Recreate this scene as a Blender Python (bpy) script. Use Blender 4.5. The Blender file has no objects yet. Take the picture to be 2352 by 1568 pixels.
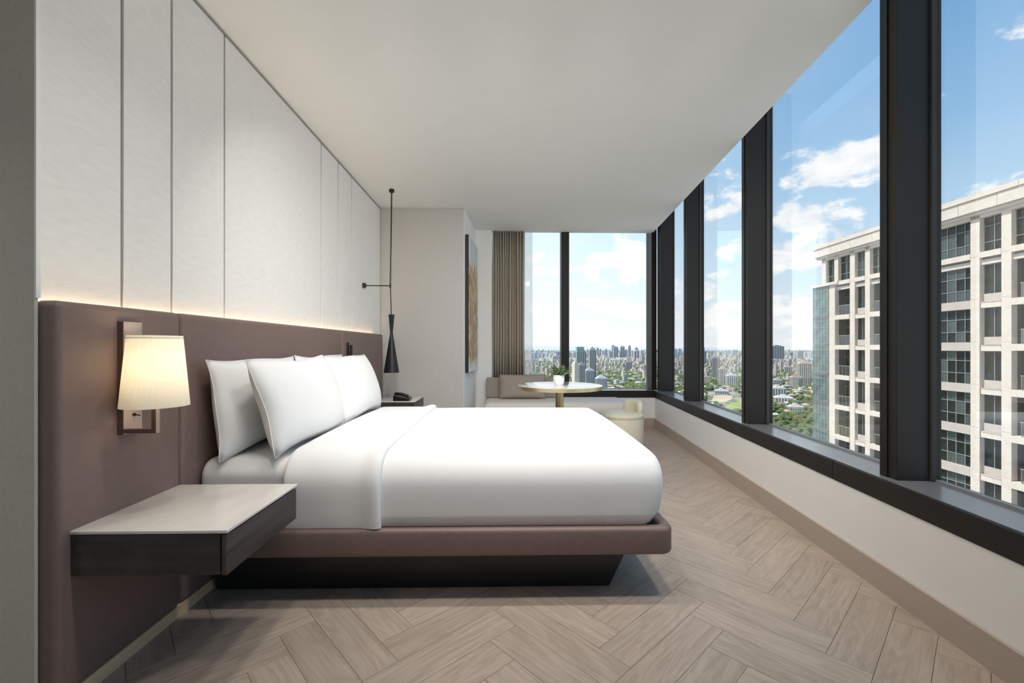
import bpy, bmesh, math, random
import numpy as np
from mathutils import Vector, Matrix

random.seed(7); np.random.seed(7)
S = bpy.context.scene
COL = S.collection
sin, cos, pi = math.sin, math.cos, math.pi

# ------------------------------------------------------------------ camera
F = 1000.0                       # focal length in pixels of the 2352 px frame
HX, HY = 1176.0, 797.0           # principal column, horizon row
YAW = 0.019
EYE = 1.10
cam_d = bpy.data.cameras.new('camera'); cam = bpy.data.objects.new('camera', cam_d); COL.objects.link(cam)
cam.location = (0, 0, EYE); cam.rotation_euler = (pi/2, 0, -YAW)
cam_d.sensor_width = 36.0; cam_d.lens = 36.0*F/2352.0
cam_d.shift_y = (HY-784.0)/2352.0
cam_d.clip_start = 0.05; cam_d.clip_end = 40000
S.camera = cam

def c2w(xc, yc):                 # camera right/forward metres -> world XY
    return (xc*cos(YAW)+yc*sin(YAW), -xc*sin(YAW)+yc*cos(YAW))
def pix_dir(x, y):
    a = (x-HX)/F
    wx, wy = c2w(a, 1.0); wz = (HY-y)/F
    return Vector((wx, wy, wz)).normalized()

# ------------------------------------------------------------------ view
S.view_settings.view_transform = 'Standard'
S.view_settings.look = 'None'
S.view_settings.gamma = 1.0
S.view_settings.use_curve_mapping = False
S.view_settings.exposure = 0.13
S.cycles.max_bounces = 9; S.cycles.diffuse_bounces = 5; S.cycles.glossy_bounces = 3
S.cycles.transparent_max_bounces = 8
S.cycles.adaptive_threshold = 0.02
S.cycles.caustics_reflective = False; S.cycles.caustics_refractive = False
S.cycles.sample_clamp_indirect = 6.0

# ------------------------------------------------------------------ node helper
class NT:
    def __init__(s, tree): s.t = tree; s.n = tree.nodes; s.l = tree.links
    def add(s, typ, **kw):
        n = s.n.new(typ)
        for k, v in kw.items(): setattr(n, k, v)
        return n
    def put(s, sock, v):
        if isinstance(v, bpy.types.NodeSocket): s.l.new(v, sock)
        elif v is not None: sock.default_value = v
    def math(s, op, a, b=None, c=None, clamp=False):
        n = s.add('ShaderNodeMath', operation=op, use_clamp=clamp)
        for i, v in enumerate((a, b, c)):
            if v is not None: s.put(n.inputs[i], v)
        return n.outputs[0]
    def vmath(s, op, a, b=None):
        n = s.add('ShaderNodeVectorMath', operation=op); s.put(n.inputs[0], a)
        if b is not None: s.put(n.inputs[1], b)
        return n
    def mix(s, f, a, b, blend='MIX'):
        n = s.add('ShaderNodeMix', data_type='RGBA', blend_type=blend)
        s.put(n.inputs[0], f); s.put(n.inputs[6], a); s.put(n.inputs[7], b)
        return n.outputs[2]
    def ramp(s, f, stops):
        n = s.add('ShaderNodeValToRGB'); e = n.color_ramp.elements
        while len(e) < len(stops): e.new(0.5)
        for i, (p, c) in enumerate(stops):
            e[i].position = p; e[i].color = (*c, 1) if len(c) == 3 else c
        s.put(n.inputs[0], f); return n.outputs[0]
    def noise(s, vec, scale, detail=4, rough=0.5, dist=0.0):
        n = s.add('ShaderNodeTexNoise'); s.put(n.inputs['Vector'], vec)
        n.inputs['Scale'].default_value = scale; n.inputs['Detail'].default_value = detail
        n.inputs['Roughness'].default_value = rough; n.inputs['Distortion'].default_value = dist
        return n
    def sstep(s, v, lo, hi):
        n = s.add('ShaderNodeMapRange', interpolation_type='SMOOTHSTEP')
        s.put(n.inputs[0], v); n.inputs[1].default_value = lo; n.inputs[2].default_value = hi
        return n.outputs[0]

# ------------------------------------------------------------------ sky
SUN_AZ = math.radians(3.0)       # sun stands to the left (-X), a little beyond
SUN_EL = math.radians(61.0)
to_sun = Vector((-cos(SUN_EL)*cos(SUN_AZ), cos(SUN_EL)*sin(SUN_AZ), sin(SUN_EL)))
world = bpy.data.worlds.new('sky'); S.world = world; world.use_nodes = True
w = NT(world.node_tree); w.n.clear()
tc = w.add('ShaderNodeTexCoord'); D = tc.outputs['Generated']
sep = w.add('ShaderNodeSeparateXYZ'); w.put(sep.inputs[0], D)
dx, dy, dz = sep.outputs
el = w.math('MULTIPLY', w.math('ARCSINE', dz), 180/pi)
az = w.math('MULTIPLY', w.math('ARCTAN2', dx, dy), 180/pi)
elp = w.math('DIVIDE', el, 90.0, clamp=True)
blue = w.ramp(elp, [(0.0, (.90, .96, 1.01)), (.055, (.76, .89, 1.0)), (.13, (.56, .78, .98)),
                    (.23, (.32, .57, .86)), (.36, (.18, .41, .73)), (.6, (.09, .26, .56)), (1.0, (.06, .19, .46))])
hazy = w.math('MULTIPLY', w.sstep(dx, 0.62, -0.05), 0.52)      # sun side of the sky is paler
pale = w.mix(hazy, blue, (1.10, 1.20, 1.26, 1))
mp = w.add('ShaderNodeMapping'); w.put(mp.inputs[0], D); mp.inputs['Scale'].default_value = (1, 1, 1.9)
n1 = w.noise(mp.outputs[0], 10.0, 7, .60, .2).outputs[0]
n2 = w.noise(mp.outputs[0], 19.0, 4, .6).outputs[0]
# cumulus groups: direction seen at (pixel) with angular half sizes
blobs = [(1955, 375, 5.2, 2.2, 1.0), (1850, 385, 2.6, 1.6, .8), (1875, 490, 3.6, 1.7, .95), (1930, 525, 2.2, 1.4, .7),
         (1830, 585, 3.2, 2.0, .85), (1820, 735, 5.0, 2.6, 1.0), (1662, 475, 3.4, 2.6, 1.0), (1655, 405, 2.0, .9, .55),
         (1690, 580, 2.2, 1.4, .7), (1640, 645, 2.2, 1.7, .8), (1650, 745, 4.0, 2.0, .8), (1550, 690, 2.0, 2.5, .8),
         (1390, 615, 5.5, 1.7, .85), (1450, 555, 3.5, 1.8, .6), (1390, 705, 6.0, 1.3, .8), (1470, 590, 2.0, 1.4, .6), (1250, 610, 2.6, 1.8, .85),
         (1240, 720, 4.0, 1.4, .5), (2250, 520, 5.0, 3.0, .6), (1000, 600, 6.0, 3.0, .7)]
cmb = w.add('ShaderNodeCombineXYZ'); w.put(cmb.inputs[0], az); w.put(cmb.inputs[1], el); AE = cmb.outputs[0]
acc = None
for (px, py, sa, se, am) in blobs:
    d = pix_dir(px, py)
    a0 = math.degrees(math.atan2(d.x, d.y)); e0 = math.degrees(math.asin(d.z))
    mv_ = w.add('ShaderNodeVectorMath', operation='MULTIPLY_ADD'); w.put(mv_.inputs[0], AE)
    mv_.inputs[1].default_value = (1/sa, 1/se, 0); mv_.inputs[2].default_value = (-a0/sa, -e0/se, 0)
    dt = w.add('ShaderNodeVectorMath', operation='DOT_PRODUCT'); w.put(dt.inputs[0], mv_.outputs[0]); w.put(dt.inputs[1], mv_.outputs[0])
    g = w.math('MULTIPLY_ADD', dt.outputs['Value'], -.42*am, am)
    acc = w.math('MAXIMUM', acc if acc is not None else 0.0, g)
dens = w.math('ADD', w.math('MULTIPLY', acc, .48), w.math('MULTIPLY', w.math('SUBTRACT', n1, .5), 1.5))
dens = w.math('ADD', dens, w.math('MULTIPLY', w.math('SUBTRACT', n2, .5), .45))
mask = w.sstep(dens, .20, .42)
shade = w.ramp(n2, [(.3, (.86, .90, .96)), (.6, (1.14, 1.13, 1.12))])
skycol = w.mix(w.math('MULTIPLY', mask, .93), pale, shade)
lowband = w.sstep(el, 3.0, -0.5)
skycol = w.mix(w.math('MULTIPLY', lowband, .5), skycol, (1.0, 1.04, 1.08, 1))
bg = w.add('ShaderNodeBackground'); w.put(bg.inputs[0], skycol); bg.inputs[1].default_value = 1.0
world.cycles.sampling_method = 'MANUAL'; world.cycles.sample_map_resolution = 512
wo = w.add('ShaderNodeOutputWorld'); w.l.new(bg.outputs[0], wo.inputs[0])

sun_d = bpy.data.lights.new('sun', 'SUN'); sun_d.energy = 5.8; sun_d.angle = math.radians(.6); sun_d.color = (1, .955, .89)
sun = bpy.data.objects.new('sun', sun_d); COL.objects.link(sun)
sun.rotation_euler = to_sun.to_track_quat('Z', 'Y').to_euler(); sun.location = (-60, 20, 80)

# added fill lamps on the unseen ceiling, brightening the room: x, y, watts
FILL_LAMPS = [(x, 1.86, 10.4, 42) for x in (-.55, 0.0, .55, 1.1)]+[(x, 1.2, 3.2, 15) for x in (-.55, 0.0, .55, 1.1)]+[(-2.3, .25, 6.0, 0)]

# ------------------------------------------------------------------ materials
MATS = {}
def mat(name, color, rough=.6, metal=0.0, var=.06, vscale=6.0, bump=0.0, bscale=200.0, spec=.5, stretch=(1, 1, 1), sheen=0.0, coat=0.0):
    m = bpy.data.materials.new(name); m.use_nodes = True
    t = NT(m.node_tree); b = t.n['Principled BSDF']
    tcn = t.add('ShaderNodeTexCoord'); mpn = t.add('ShaderNodeMapping'); t.l.new(tcn.outputs['Object'], mpn.inputs[0])
    mpn.inputs['Scale'].default_value = stretch
    nz = t.noise(mpn.outputs[0], vscale, 5, .6).outputs[0]
    lo = tuple(c*(1-var) for c in color); hi = tuple(min(1, c*(1+var)) for c in color)
    t.put(b.inputs['Base Color'], t.ramp(nz, [(.3, lo), (.7, hi)]))
    b.inputs['Roughness'].default_value = rough; b.inputs['Metallic'].default_value = metal
    b.inputs['Specular IOR Level'].default_value = spec
    if sheen: b.inputs['Sheen Weight'].default_value = sheen; b.inputs['Sheen Roughness'].default_value = .5
    if coat: b.inputs['Coat Weight'].default_value = coat; b.inputs['Coat Roughness'].default_value = .08
    if bump:
        bn = t.add('ShaderNodeBump'); bn.inputs['Strength'].default_value = bump; bn.inputs['Distance'].default_value = .002
        t.put(bn.inputs['Height'], t.noise(mpn.outputs[0], bscale, 3, .6).outputs[0]); t.l.new(bn.outputs[0], b.inputs['Normal'])
    MATS[name] = m; return m

mat('ceiling_paint', (.855, .86, .84), .9, var=.01)
mat('wall_paint', (.865, .86, .84), .85, var=.01)
mat('panel_fabric', (.85, .835, .81), .9, var=.035, vscale=60, bump=.25, bscale=260, stretch=(1, .25, 1))
mat('grey_fabric', (.56, .54, .51), .92, var=.05, vscale=70, bump=.25, bscale=260, stretch=(.25, .25, 1))
mat('entry_fabric', (.56, .53, .475), .92, var=.05, vscale=70, bump=.25, bscale=260)
mat('floor_under', (.20, .15, .115), .7)
mat('gap_black', (.05, .048, .045), .8)
mat('alu_grey', (.36, .36, .35), .5, .3)
mat('leather', (.195, .135, .118), .48, var=.05, vscale=40, bump=.18, bscale=700, spec=.45)
mat('dark_frame', (.019, .0175, .0155), .5, .0, var=.15, vscale=3, spec=.35)
mat('sill_metal', (.21, .21, .21), .22, .0, var=.05, spec=.9)  # grey base colour stands in for sky reflected on the dark sill
mat('base_trim', (.47, .395, .335), .5, var=.03, stretch=(1, .2, 5), vscale=12)
mat('pale_oak', (.80, .60, .36), .5, var=.08, stretch=(20, .6, 20), vscale=3)
mat('white_cotton', (.80, .80, .79), .8, var=.012, vscale=20, bump=.12, bscale=500, sheen=.15)
mat('marble_grey', (.74, .70, .655), .25, var=.10, vscale=3.0, stretch=(2.4, .8, 1), coat=.2)
mat('black_stain', (.018, .0185, .019), .38, var=.25, vscale=5, stretch=(.6, 8, 16))
mat('bronze', (.165, .105, .09), .42, .55, var=.05)  # darker copy for sconce faces turned from the window, shade in the colour
mat('bronze_lit', (.42, .33, .30), .45, .3, var=.04)  # paler copy for sconce faces towards the window, light in the colour
mat('black_metal', (.022, .022, .022), .35, .4, var=.1)
mat('linen_grey', (.34, .30, .26), .92, var=.08, vscale=120, bump=.4, bscale=400)
mat('seat_beige', (.70, .64, .585), .9, var=.05, vscale=90, bump=.3, bscale=400)
mat('stool_cream', (.60, .565, .44), .55, var=.03, vscale=30, bump=.15, bscale=500)
mat('brass', (.70, .58, .34), .32, .85, var=.04)
mat('marble_white', (.80, .79, .77), .12, var=.06, vscale=5, stretch=(1, 2.2, 1), coat=.3)
mat('ceramic', (.86, .86, .86), .3, var=.01)
mat('leaf_green', (.23, .31, .15), .55, var=.4, vscale=22)
mat('soil', (.05, .035, .025), .95, var=.4, vscale=60)
mat('curtain_taupe', (.50, .455, .375), .95, var=.03, vscale=60, bump=.1, bscale=300)
mat('canvas_edge', (.012, .012, .012), .5)

def wood(name, lo, hi, rough, scale=(1.6, 26, 26), rnd=True):
    m = bpy.data.materials.new(name); m.use_nodes = True
    t = NT(m.node_tree); b = t.n['Principled BSDF']
    tcn = t.add('ShaderNodeTexCoord'); oi = t.add('ShaderNodeObjectInfo')
    mpn = t.add('ShaderNodeMapping'); t.l.new(tcn.outputs['Object'], mpn.inputs[0]); mpn.inputs['Scale'].default_value = scale
    off = t.vmath('SCALE', (7.3, 3.1, 9.7)); t.put(off.inputs['Scale'], t.math('MULTIPLY', oi.outputs['Random'], 40.0))
    vec = t.vmath('ADD', mpn.outputs[0], off.outputs[0]).outputs[0]
    g = t.noise(vec, 1.0, 7, .62, .7).outputs[0]
    big = t.noise(t.vmath('MULTIPLY', vec, (.5, .11, .11)).outputs[0], 1.3, 4, .5, 1.2).outputs[0]
    ring = t.math('FRACT', t.math('MULTIPLY', big, 7.0))
    ring = t.math('ABSOLUTE', t.math('SUBTRACT', ring, .5))
    k = t.math('ADD', t.math('MULTIPLY', g, .75), t.math('MULTIPLY', ring, .34))
    c = t.ramp(k, [(.28, lo), (.72, hi)])
    if rnd:
        tone = t.math('ADD', t.math('MULTIPLY', oi.outputs['Random'], .12), .94)
        sc = t.vmath('SCALE', c); t.put(sc.inputs['Scale'], tone); c = sc.outputs[0]
    t.put(b.inputs['Base Color'], c)
    b.inputs['Roughness'].default_value = rough
    bn = t.add('ShaderNodeBump'); bn.inputs['Strength'].default_value = .12; bn.inputs['Distance'].default_value = .002
    t.put(bn.inputs['Height'], g); t.l.new(bn.outputs[0], b.inputs['Normal'])
    MATS[name] = m; return m
wood('floor_oak', (.345, .276, .218), (.505, .422, .346), .42, (2.4, 58, 58))
wood('dark_veneer_x', (.036, .030, .027), (.080, .066, .060), .42, (2.0, 30, 40), rnd=False)
wood('dark_veneer', (.045, .036, .033), (.105, .088, .08), .42, (30, 2.0, 40), rnd=False)

def emis(name, col, st, base=(.8, .8, .8)):
    m = bpy.data.materials.new(name); m.use_nodes = True
    b = m.node_tree.nodes['Principled BSDF']; b.inputs['Base Color'].default_value = (*base, 1)
    b.inputs['Emission Color'].default_value = (*col, 1); b.inputs['Emission Strength'].default_value = st
    MATS[name] = m; return m
emis('led_warm', (1, .76, .46), 26.0)

def shade_mat():                 # lit linen lamp shade
    m = bpy.data.materials.new('lamp_linen'); m.use_nodes = True
    t = NT(m.node_tree); t.n.clear(); out = t.add('ShaderNodeOutputMaterial')
    tcn = t.add('ShaderNodeTexCoord'); mpn = t.add('ShaderNodeMapping'); t.l.new(tcn.outputs['Object'], mpn.inputs[0]); mpn.inputs['Scale'].default_value = (1, 1, .15)
    c = t.ramp(t.noise(mpn.outputs[0], 160, 3, .6).outputs[0], [(.3, (.90, .87, .79)), (.7, (.96, .93, .86))])
    dif = t.add('ShaderNodeBsdfDiffuse'); t.put(dif.inputs[0], c)
    tr = t.add('ShaderNodeBsdfTranslucent'); t.put(tr.inputs[0], c)
    mx = t.add('ShaderNodeMixShader'); mx.inputs[0].default_value = .5; t.l.new(dif.outputs[0], mx.inputs[1]); t.l.new(tr.outputs[0], mx.inputs[2])
    t.l.new(mx.outputs[0], out.inputs[0]); MATS['lamp_linen'] = m
shade_mat()

def sheer_mat():
    m = bpy.data.materials.new('sheer_voile'); m.use_nodes = True
    t = NT(m.node_tree); t.n.clear(); out = t.add('ShaderNodeOutputMaterial')
    dif = t.add('ShaderNodeBsdfDiffuse'); dif.inputs[0].default_value = (.9, .9, .9, 1)
    tr = t.add('ShaderNodeBsdfTranslucent'); tr.inputs[0].default_value = (.98, .98, .97, 1)
    tp = t.add('ShaderNodeBsdfTransparent')
    a = t.add('ShaderNodeMixShader'); a.inputs[0].default_value = .7; t.l.new(dif.outputs[0], a.inputs[1]); t.l.new(tr.outputs[0], a.inputs[2])
    b = t.add('ShaderNodeMixShader'); t.l.new(a.outputs[0], b.inputs[1]); t.l.new(tp.outputs[0], b.inputs[2])
    tcn = t.add('ShaderNodeTexCoord')
    t.put(b.inputs[0], t.math('MULTIPLY', t.noise(tcn.outputs['Object'], 300, 2, .5).outputs[0], .9))
    t.l.new(b.outputs[0], out.inputs[0]); MATS['sheer_voile'] = m
sheer_mat()

def glass_mat(name, tint, base=.03, gain=.9, rough=0.0):   # clear pane: passes light, mirrors by Fresnel
    m = bpy.data.materials.new(name); m.use_nodes = True
    t = NT(m.node_tree); t.n.clear(); out = t.add('ShaderNodeOutputMaterial')
    tp = t.add('ShaderNodeBsdfTransparent'); tp.inputs[0].default_value = (*tint, 1)
    gl = t.add('ShaderNodeBsdfGlossy'); gl.inputs['Roughness'].default_value = rough; gl.inputs['Color'].default_value = (1, 1, 1, 1)
    fr = t.add('ShaderNodeFresnel'); fr.inputs[0].default_value = 1.45
    mx = t.add('ShaderNodeMixShader')
    t.put(mx.inputs[0], t.math('MULTIPLY_ADD', fr.outputs[0], gain, base, clamp=True))
    t.l.new(tp.outputs[0], mx.inputs[1]); t.l.new(gl.outputs[0], mx.inputs[2]); t.l.new(mx.outputs[0], out.inputs[0])
    MATS[name] = m
glass_mat('window_glass', (.99, .996, .994), 0.0, .22)

# ------------------------------------------------------------------ geometry helper
class G:
    def __init__(s, T=None): s.v = []; s.f = []; s.T = T
    def P(s, p): return s.T(p) if s.T else p
    def add(s, vs, fs):
        o = len(s.v); s.v += [s.P(p) for p in vs]; s.f += [tuple(i+o for i in f) for f in fs]; return s
    def box(s, x0, x1, y0, y1, z0, z1):
        return s.add([(x0, y0, z0), (x1, y0, z0), (x1, y1, z0), (x0, y1, z0), (x0, y0, z1), (x1, y0, z1), (x1, y1, z1), (x0, y1, z1)],
                     [(0, 3, 2, 1), (4, 5, 6, 7), (0, 1, 5, 4), (1, 2, 6, 5), (2, 3, 7, 6), (3, 0, 4, 7)])
    def rbox(s, x0, x1, y0, y1, z0, z1, r=.01, k=3, inner=1, fn=None):
        lo = (x0, y0, z0); hi = (x1, y1, z1); c = [(a+b)/2 for a, b in zip(lo, hi)]; h = [(b-a)/2 for a, b in zip(lo, hi)]
        r = min(r, *h)
        ax = []
        for i in range(3):
            e = [h[i]-r+r*math.tan(j/k*pi/4) for j in range(k+1)]
            inn = list(np.linspace(-(h[i]-r), h[i]-r, inner+1)) if h[i]-r > 1e-6 else [0.0]
            a = [-q for q in reversed(e[1:])]+inn+e[1:]
            ax.append(a)
        idx = {}; vs = []; fs = []
        def vid(p):
            key = tuple(round(q, 7) for q in p)
            if key not in idx:
                q = [max(-(h[i]-r), min(h[i]-r, p[i])) for i in range(3)]
                d = [p[i]-q[i] for i in range(3)]; L = math.sqrt(sum(t*t for t in d)) or 1
                w_ = [c[i]+q[i]+d[i]/L*r for i in range(3)]
                if fn: w_ = fn(*w_)
                idx[key] = len(vs); vs.append(tuple(w_))
            return idx[key]
        for i in range(3):
            a, b = (i+1) % 3, (i+2) % 3
            for sg in (-1, 1):
                for m_ in range(len(ax[a])-1):
                    for n_ in range(len(ax[b])-1):
                        q = []
                        for (u, v) in ((m_, n_), (m_+1, n_), (m_+1, n_+1), (m_, n_+1)):
                            p = [0, 0, 0]; p[i] = sg*h[i]; p[a] = ax[a][u]; p[b] = ax[b][v]; q.append(vid(p))
                        fs.append(tuple(q) if sg > 0 else tuple(reversed(q)))
        return s.add(vs, fs)
    def lathe(s, prof, c=(0, 0), n=32, fl=None):      # prof [(r,z)], closed caps at ends
        vs = []; fs = []
        for (r, z) in prof:
            for i in range(n):
                a = 2*pi*i/n; rr = r*(fl(a) if fl else 1)
                vs.append((c[0]+rr*cos(a), c[1]+rr*sin(a), z))
        for j in range(len(prof)-1):
            for i in range(n):
                k = (i+1) % n; fs.append((j*n+i, j*n+k, (j+1)*n+k, (j+1)*n+i))
        fs.append(tuple(reversed(range(n)))); fs.append(tuple((len(prof)-1)*n+i for i in range(n)))
        return s.add(vs, fs)
    def tube(s, path, r, n=8, closed=False):
        P = [Vector(p) for p in path]; m = len(P); vs = []; fs = []
        up = Vector((0, 0, 1)); prevN = None
        for i in range(m):
            a = P[(i-1) % m] if closed or i > 0 else P[i]; b = P[(i+1) % m] if closed or i < m-1 else P[i]
            t = (b-a).normalized()
            if prevN is None:
                N = t.cross(up) if abs(t.z) < .95 else t.cross(Vector((1, 0, 0)))
            else: N = prevN-t*prevN.dot(t)
            N.normalize(); prevN = N; B = t.cross(N)
            for j in range(n):
                an = 2*pi*j/n; vs.append(tuple(P[i]+(N*cos(an)+B*sin(an))*r))
        for i in range(m if closed else m-1):
            for j in range(n):
                k = (j+1) % n; i2 = (i+1) % m
                fs.append((i*n+j, i*n+k, i2*n+k, i2*n+j))
        if not closed: fs.append(tuple(reversed(range(n)))); fs.append(tuple((m-1)*n+j for j in range(n)))
        return s.add(vs, fs)
    def prism(s, poly, z0, z1):
        n = len(poly)
        vs = [(x, y, z0) for x, y in poly]+[(x, y, z1) for x, y in poly]
        fs = [tuple(reversed(range(n))), tuple(range(n, 2*n))]+[(i, (i+1) % n, (i+1) % n+n, i+n) for i in range(n)]
        return s.add(vs, fs)
    def mesh(s, name, m, smooth=False, origin=(0, 0, 0)):
        me = bpy.data.meshes.new(name)
        ox, oy, oz = origin
        me.from_pydata([(x-ox, y-oy, z-oz) for x, y, z in s.v], [], s.f)
        me.materials.append(MATS[m] if isinstance(m, str) else m)
        if smooth:
            me.polygons.foreach_set('use_smooth', [True]*len(me.polygons))
        me.update(); return me

def link(name, me, parent=None, loc=(0, 0, 0)):
    o = bpy.data.objects.new(name, me); COL.objects.link(o); o.location = loc
    if parent: o.parent = parent
    return o
def thing(name, label, cat, loc, group=None):
    o = bpy.data.objects.new(name, None); COL.objects.link(o); o.location = loc; o.empty_display_size = .1
    o['label'] = label; o['category'] = cat
    if group: o['group'] = group
    return o
def part(name, g, m, parent, smooth=False, sharp=None, origin=None):
    L = Vector(origin) if origin else Vector((0, 0, 0))
    base = Vector((0, 0, 0)); p = parent
    while p is not None: base += Vector(p.location); p = p.parent
    at = L if origin else base
    me = g.mesh(name, m, smooth, tuple(at))
    o = link(name, me, parent, tuple(at-base))
    if smooth: sharpen(me, sharp or 40)
    return o
def sharpen(me, deg):
    bm = bmesh.new(); bm.from_mesh(me); bmesh.ops.recalc_face_normals(bm, faces=bm.faces)
    lim = math.radians(deg)
    for e in bm.edges:
        if len(e.link_faces) == 2 and e.calc_face_angle(0) > lim: e.smooth = False
    bm.to_mesh(me); bm.free()
def struct(name, g, m, smooth=False, label=None, cat=None):
    o = link(name, g.mesh(name, m, smooth)); o['kind'] = 'structure'
    if smooth: sharpen(o.data, 40)
    o['label'] = label or name.replace('_', ' '); o['category'] = cat or name.split('_')[0]
    return o
def single(name, g, m, label, cat, loc=(0, 0, 0), group=None, smooth=False):
    o = link(name, g.mesh(name, m, smooth, loc), None, loc); o['label'] = label; o['category'] = cat
    if group: o['group'] = group
    if smooth: sharpen(o.data, 40)
    return o

# ------------------------------------------------------------------ room frame
CEIL = 2.70
XW = -1.42           # left wall plane
XH = -1.32           # headboard face
BETA = math.radians(5.26)
NX, NY = cos(BETA), -sin(BETA); DX, DY = sin(BETA), cos(BETA)
def RW(p):           # (r, v, z) of the window wall -> world
    r, v, z = p; return (NX*r+DX*v, NY*r+DY*v, z)
def rw2(r, v): return RW((r, v, 0))[:2]
R0 = 1.528           # inner face of window wall
RG = 1.735           # glass
YB = 5.97; YG = 6.20 # back wall face, back glass
VB = 6.136           # corner along the window wall
V0 = -2.6

# ---- floor with herringbone planks
floor = struct('floor', G().prism([(-3.3, -2.65), (rw2(1.8, -2.6)[0], -2.65), (rw2(1.8, 6.3)[0], 6.3), (-3.3, 6.3)], -.25, -.010), 'floor_under', label='greige oak floor laid in herringbone', cat='floor')
PW, PL = .134, .570
AX = math.radians(2.2)+YAW       # herringbone axis, clockwise from +Y
room_poly = [(XH-.005, .3), rw2(R0-.004, .3-.1), rw2(R0-.004, VB), (XH-.005, YB+.04)]
def clip(poly, conv):
    out = poly
    n = len(conv)
    for i in range(n):
        a, b = conv[i], conv[(i+1) % n]; ins = out; out = []
        if not ins: return []
        def side(p): return (b[0]-a[0])*(p[1]-a[1])-(b[1]-a[1])*(p[0]-a[0])
        for j in range(len(ins)):
            p, q = ins[j], ins[(j+1) % len(ins)]; sp, sq = side(p), side(q)
            if sp >= 0: out.append(p)
            if sp*sq < 0:
                t = sp/(sp-sq); out.append((p[0]+t*(q[0]-p[0]), p[1]+t*(q[1]-p[1])))
    return out
def area(p): return .5*sum(p[i][0]*p[(i+1) % len(p)][1]-p[(i+1) % len(p)][0]*p[i][1] for i in range(len(p)))
anchor = c2w(.566, 1.547)
full_mesh = None; planks = []
e = .0007
for side_ in (0, 1):
    for i in range(-14, 15):
        for j in range(-40, 60):
            # local frame: a = across, b = along axis;  tiles step (PL/sqrt2 columns)
            s2 = math.sqrt(2)
            cx = (i*2+side_)*PL/s2*1.0
            ang = pi/4 if side_ == 0 else -pi/4
            cb = j*PW*s2+(PW*s2/2 if side_ else 0)
            ca = cx
            # axis-frame -> world
            wx = anchor[0]+ca*cos(AX)+cb*sin(AX); wy = anchor[1]-ca*sin(AX)+cb*cos(AX)
            th = ang-AX
            ux, uy = cos(th), sin(th)
            L, W_ = PL/2-e, PW/2-e
            poly = [(wx+ux*a-uy*b, wy+uy*a+ux*b) for a, b in ((-L, -W_), (L, -W_), (L, W_), (-L, W_))]
            if wy < -.2 or wy > 6.6 or wx < -2 or wx > 3: continue
            cl = clip(poly, room_poly)
            if len(cl) < 3 or area(cl) < .0008: continue
            planks.append((wx, wy, th, cl, len(cl) == 4 and abs(area(cl)-4*L*W_) < 1e-5))
def near_key(p):
    wx, wy = p[0], p[1]
    hidden = (-1.3 < wx < .45 and 2.1 < wy) or wy < 1.2
    return (1 if hidden else 0, wx*wx+wy*wy)
planks.sort(key=near_key)
rest = G()
for n_, (wx, wy, th, cl, full) in enumerate(planks):
    if n_ >= 300: rest.prism(cl, -.010, 0.0); continue
    ux, uy = cos(th), sin(th)
    loc = [((x-wx)*ux+(y-wy)*uy, -(x-wx)*uy+(y-wy)*ux) for x, y in cl]
    if full and full_mesh is None: full_mesh = G().prism(loc, -.010, 0).mesh('plank', 'floor_oak')
    me = full_mesh if full else G().prism(loc, -.010, 0).mesh('plank', 'floor_oak')
    o = link('plank', me, floor, (wx, wy, 0)); o.rotation_euler.z = th
if rest.v:
    o = part('plank_rest', rest, 'floor_oak', floor); o['kind'] = 'stuff'

# ---- ceiling (stops short of the glass, blind pocket above the windows)
cpoly = [(-3.3, -2.65), rw2(R0-.003, -2.8), rw2(R0-.003, 6.25), (-3.3, 6.08)]
cpoly[2] = (cpoly[2][0]-.0, 6.08); cpoly[1] = (cpoly[1][0], -2.65)
struct('ceiling', G().prism(cpoly, CEIL, CEIL+.12), 'ceiling_paint', label='plain grey white painted ceiling', cat='ceiling')
struct('trim_1', G().prism([(-3.3, -2.65), rw2(1.76, -2.83), rw2(1.76, 6.14), (rw2(1.76, 6.14)[0]-.0, 6.27), (-3.3, 6.27)], 3.05, 3.25), 'wall_paint', label='slab above the ceiling', cat='trim')

# ---- left wall with fabric panels
wl = struct('wall_left', G().box(-1.70, XW-.012, 1.310, 5.02, -.2, 3.05), 'gap_black', label='wall of tall pale fabric panels behind the bed', cat='wall')
seams = [1.312, 1.649, 1.891, 2.243, 3.417, 3.765, 4.097, 5.03]
for a, b in zip(seams[:-1], seams[1:]):
    part('panel', G().rbox(XW-.012, XW, a+(.009 if a > 3 else .0062), b-(.009 if b > 3 else .0062), 1.0, CEIL-.014, .002, 1), 'panel_fabric', wl, origin=(XW, (a+b)/2, 1.0))
struct('trim_2', G().box(XW-.011, XW+.004, 1.312, 5.03, CEIL-.013, CEIL-.001), 'alu_grey', label='slim grey shadow trim where panels meet ceiling', cat='trim')
# entry side: end wall facing the viewer, side and rear of the room behind the camera
struct('wall_entry', G().box(-3.3, -1.371, 1.298, 1.308, -.2, 3.05).box(-3.3, -1.72, 1.308, 1.5, -.2, 3.05), 'entry_fabric', label='grey wallcovered wall end beside the headboard', cat='wall')
struct('trim_3', G().box(-1.371, -1.367, 1.299, 1.312, 1.245, CEIL-.001), 'wall_paint', label='thin white corner bead beside the wall panels', cat='trim')
struct('wall_side', G().box(-3.5, -3.3, -2.65, 1.4, -.2, 3.05), 'wall_paint', label='side wall of the entry', cat='wall')
struct('wall_rear', G().box(-3.5, 2.2, -2.85, -2.65, -.2, 3.05), 'wall_paint', label='rear wall', cat='wall')
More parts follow.
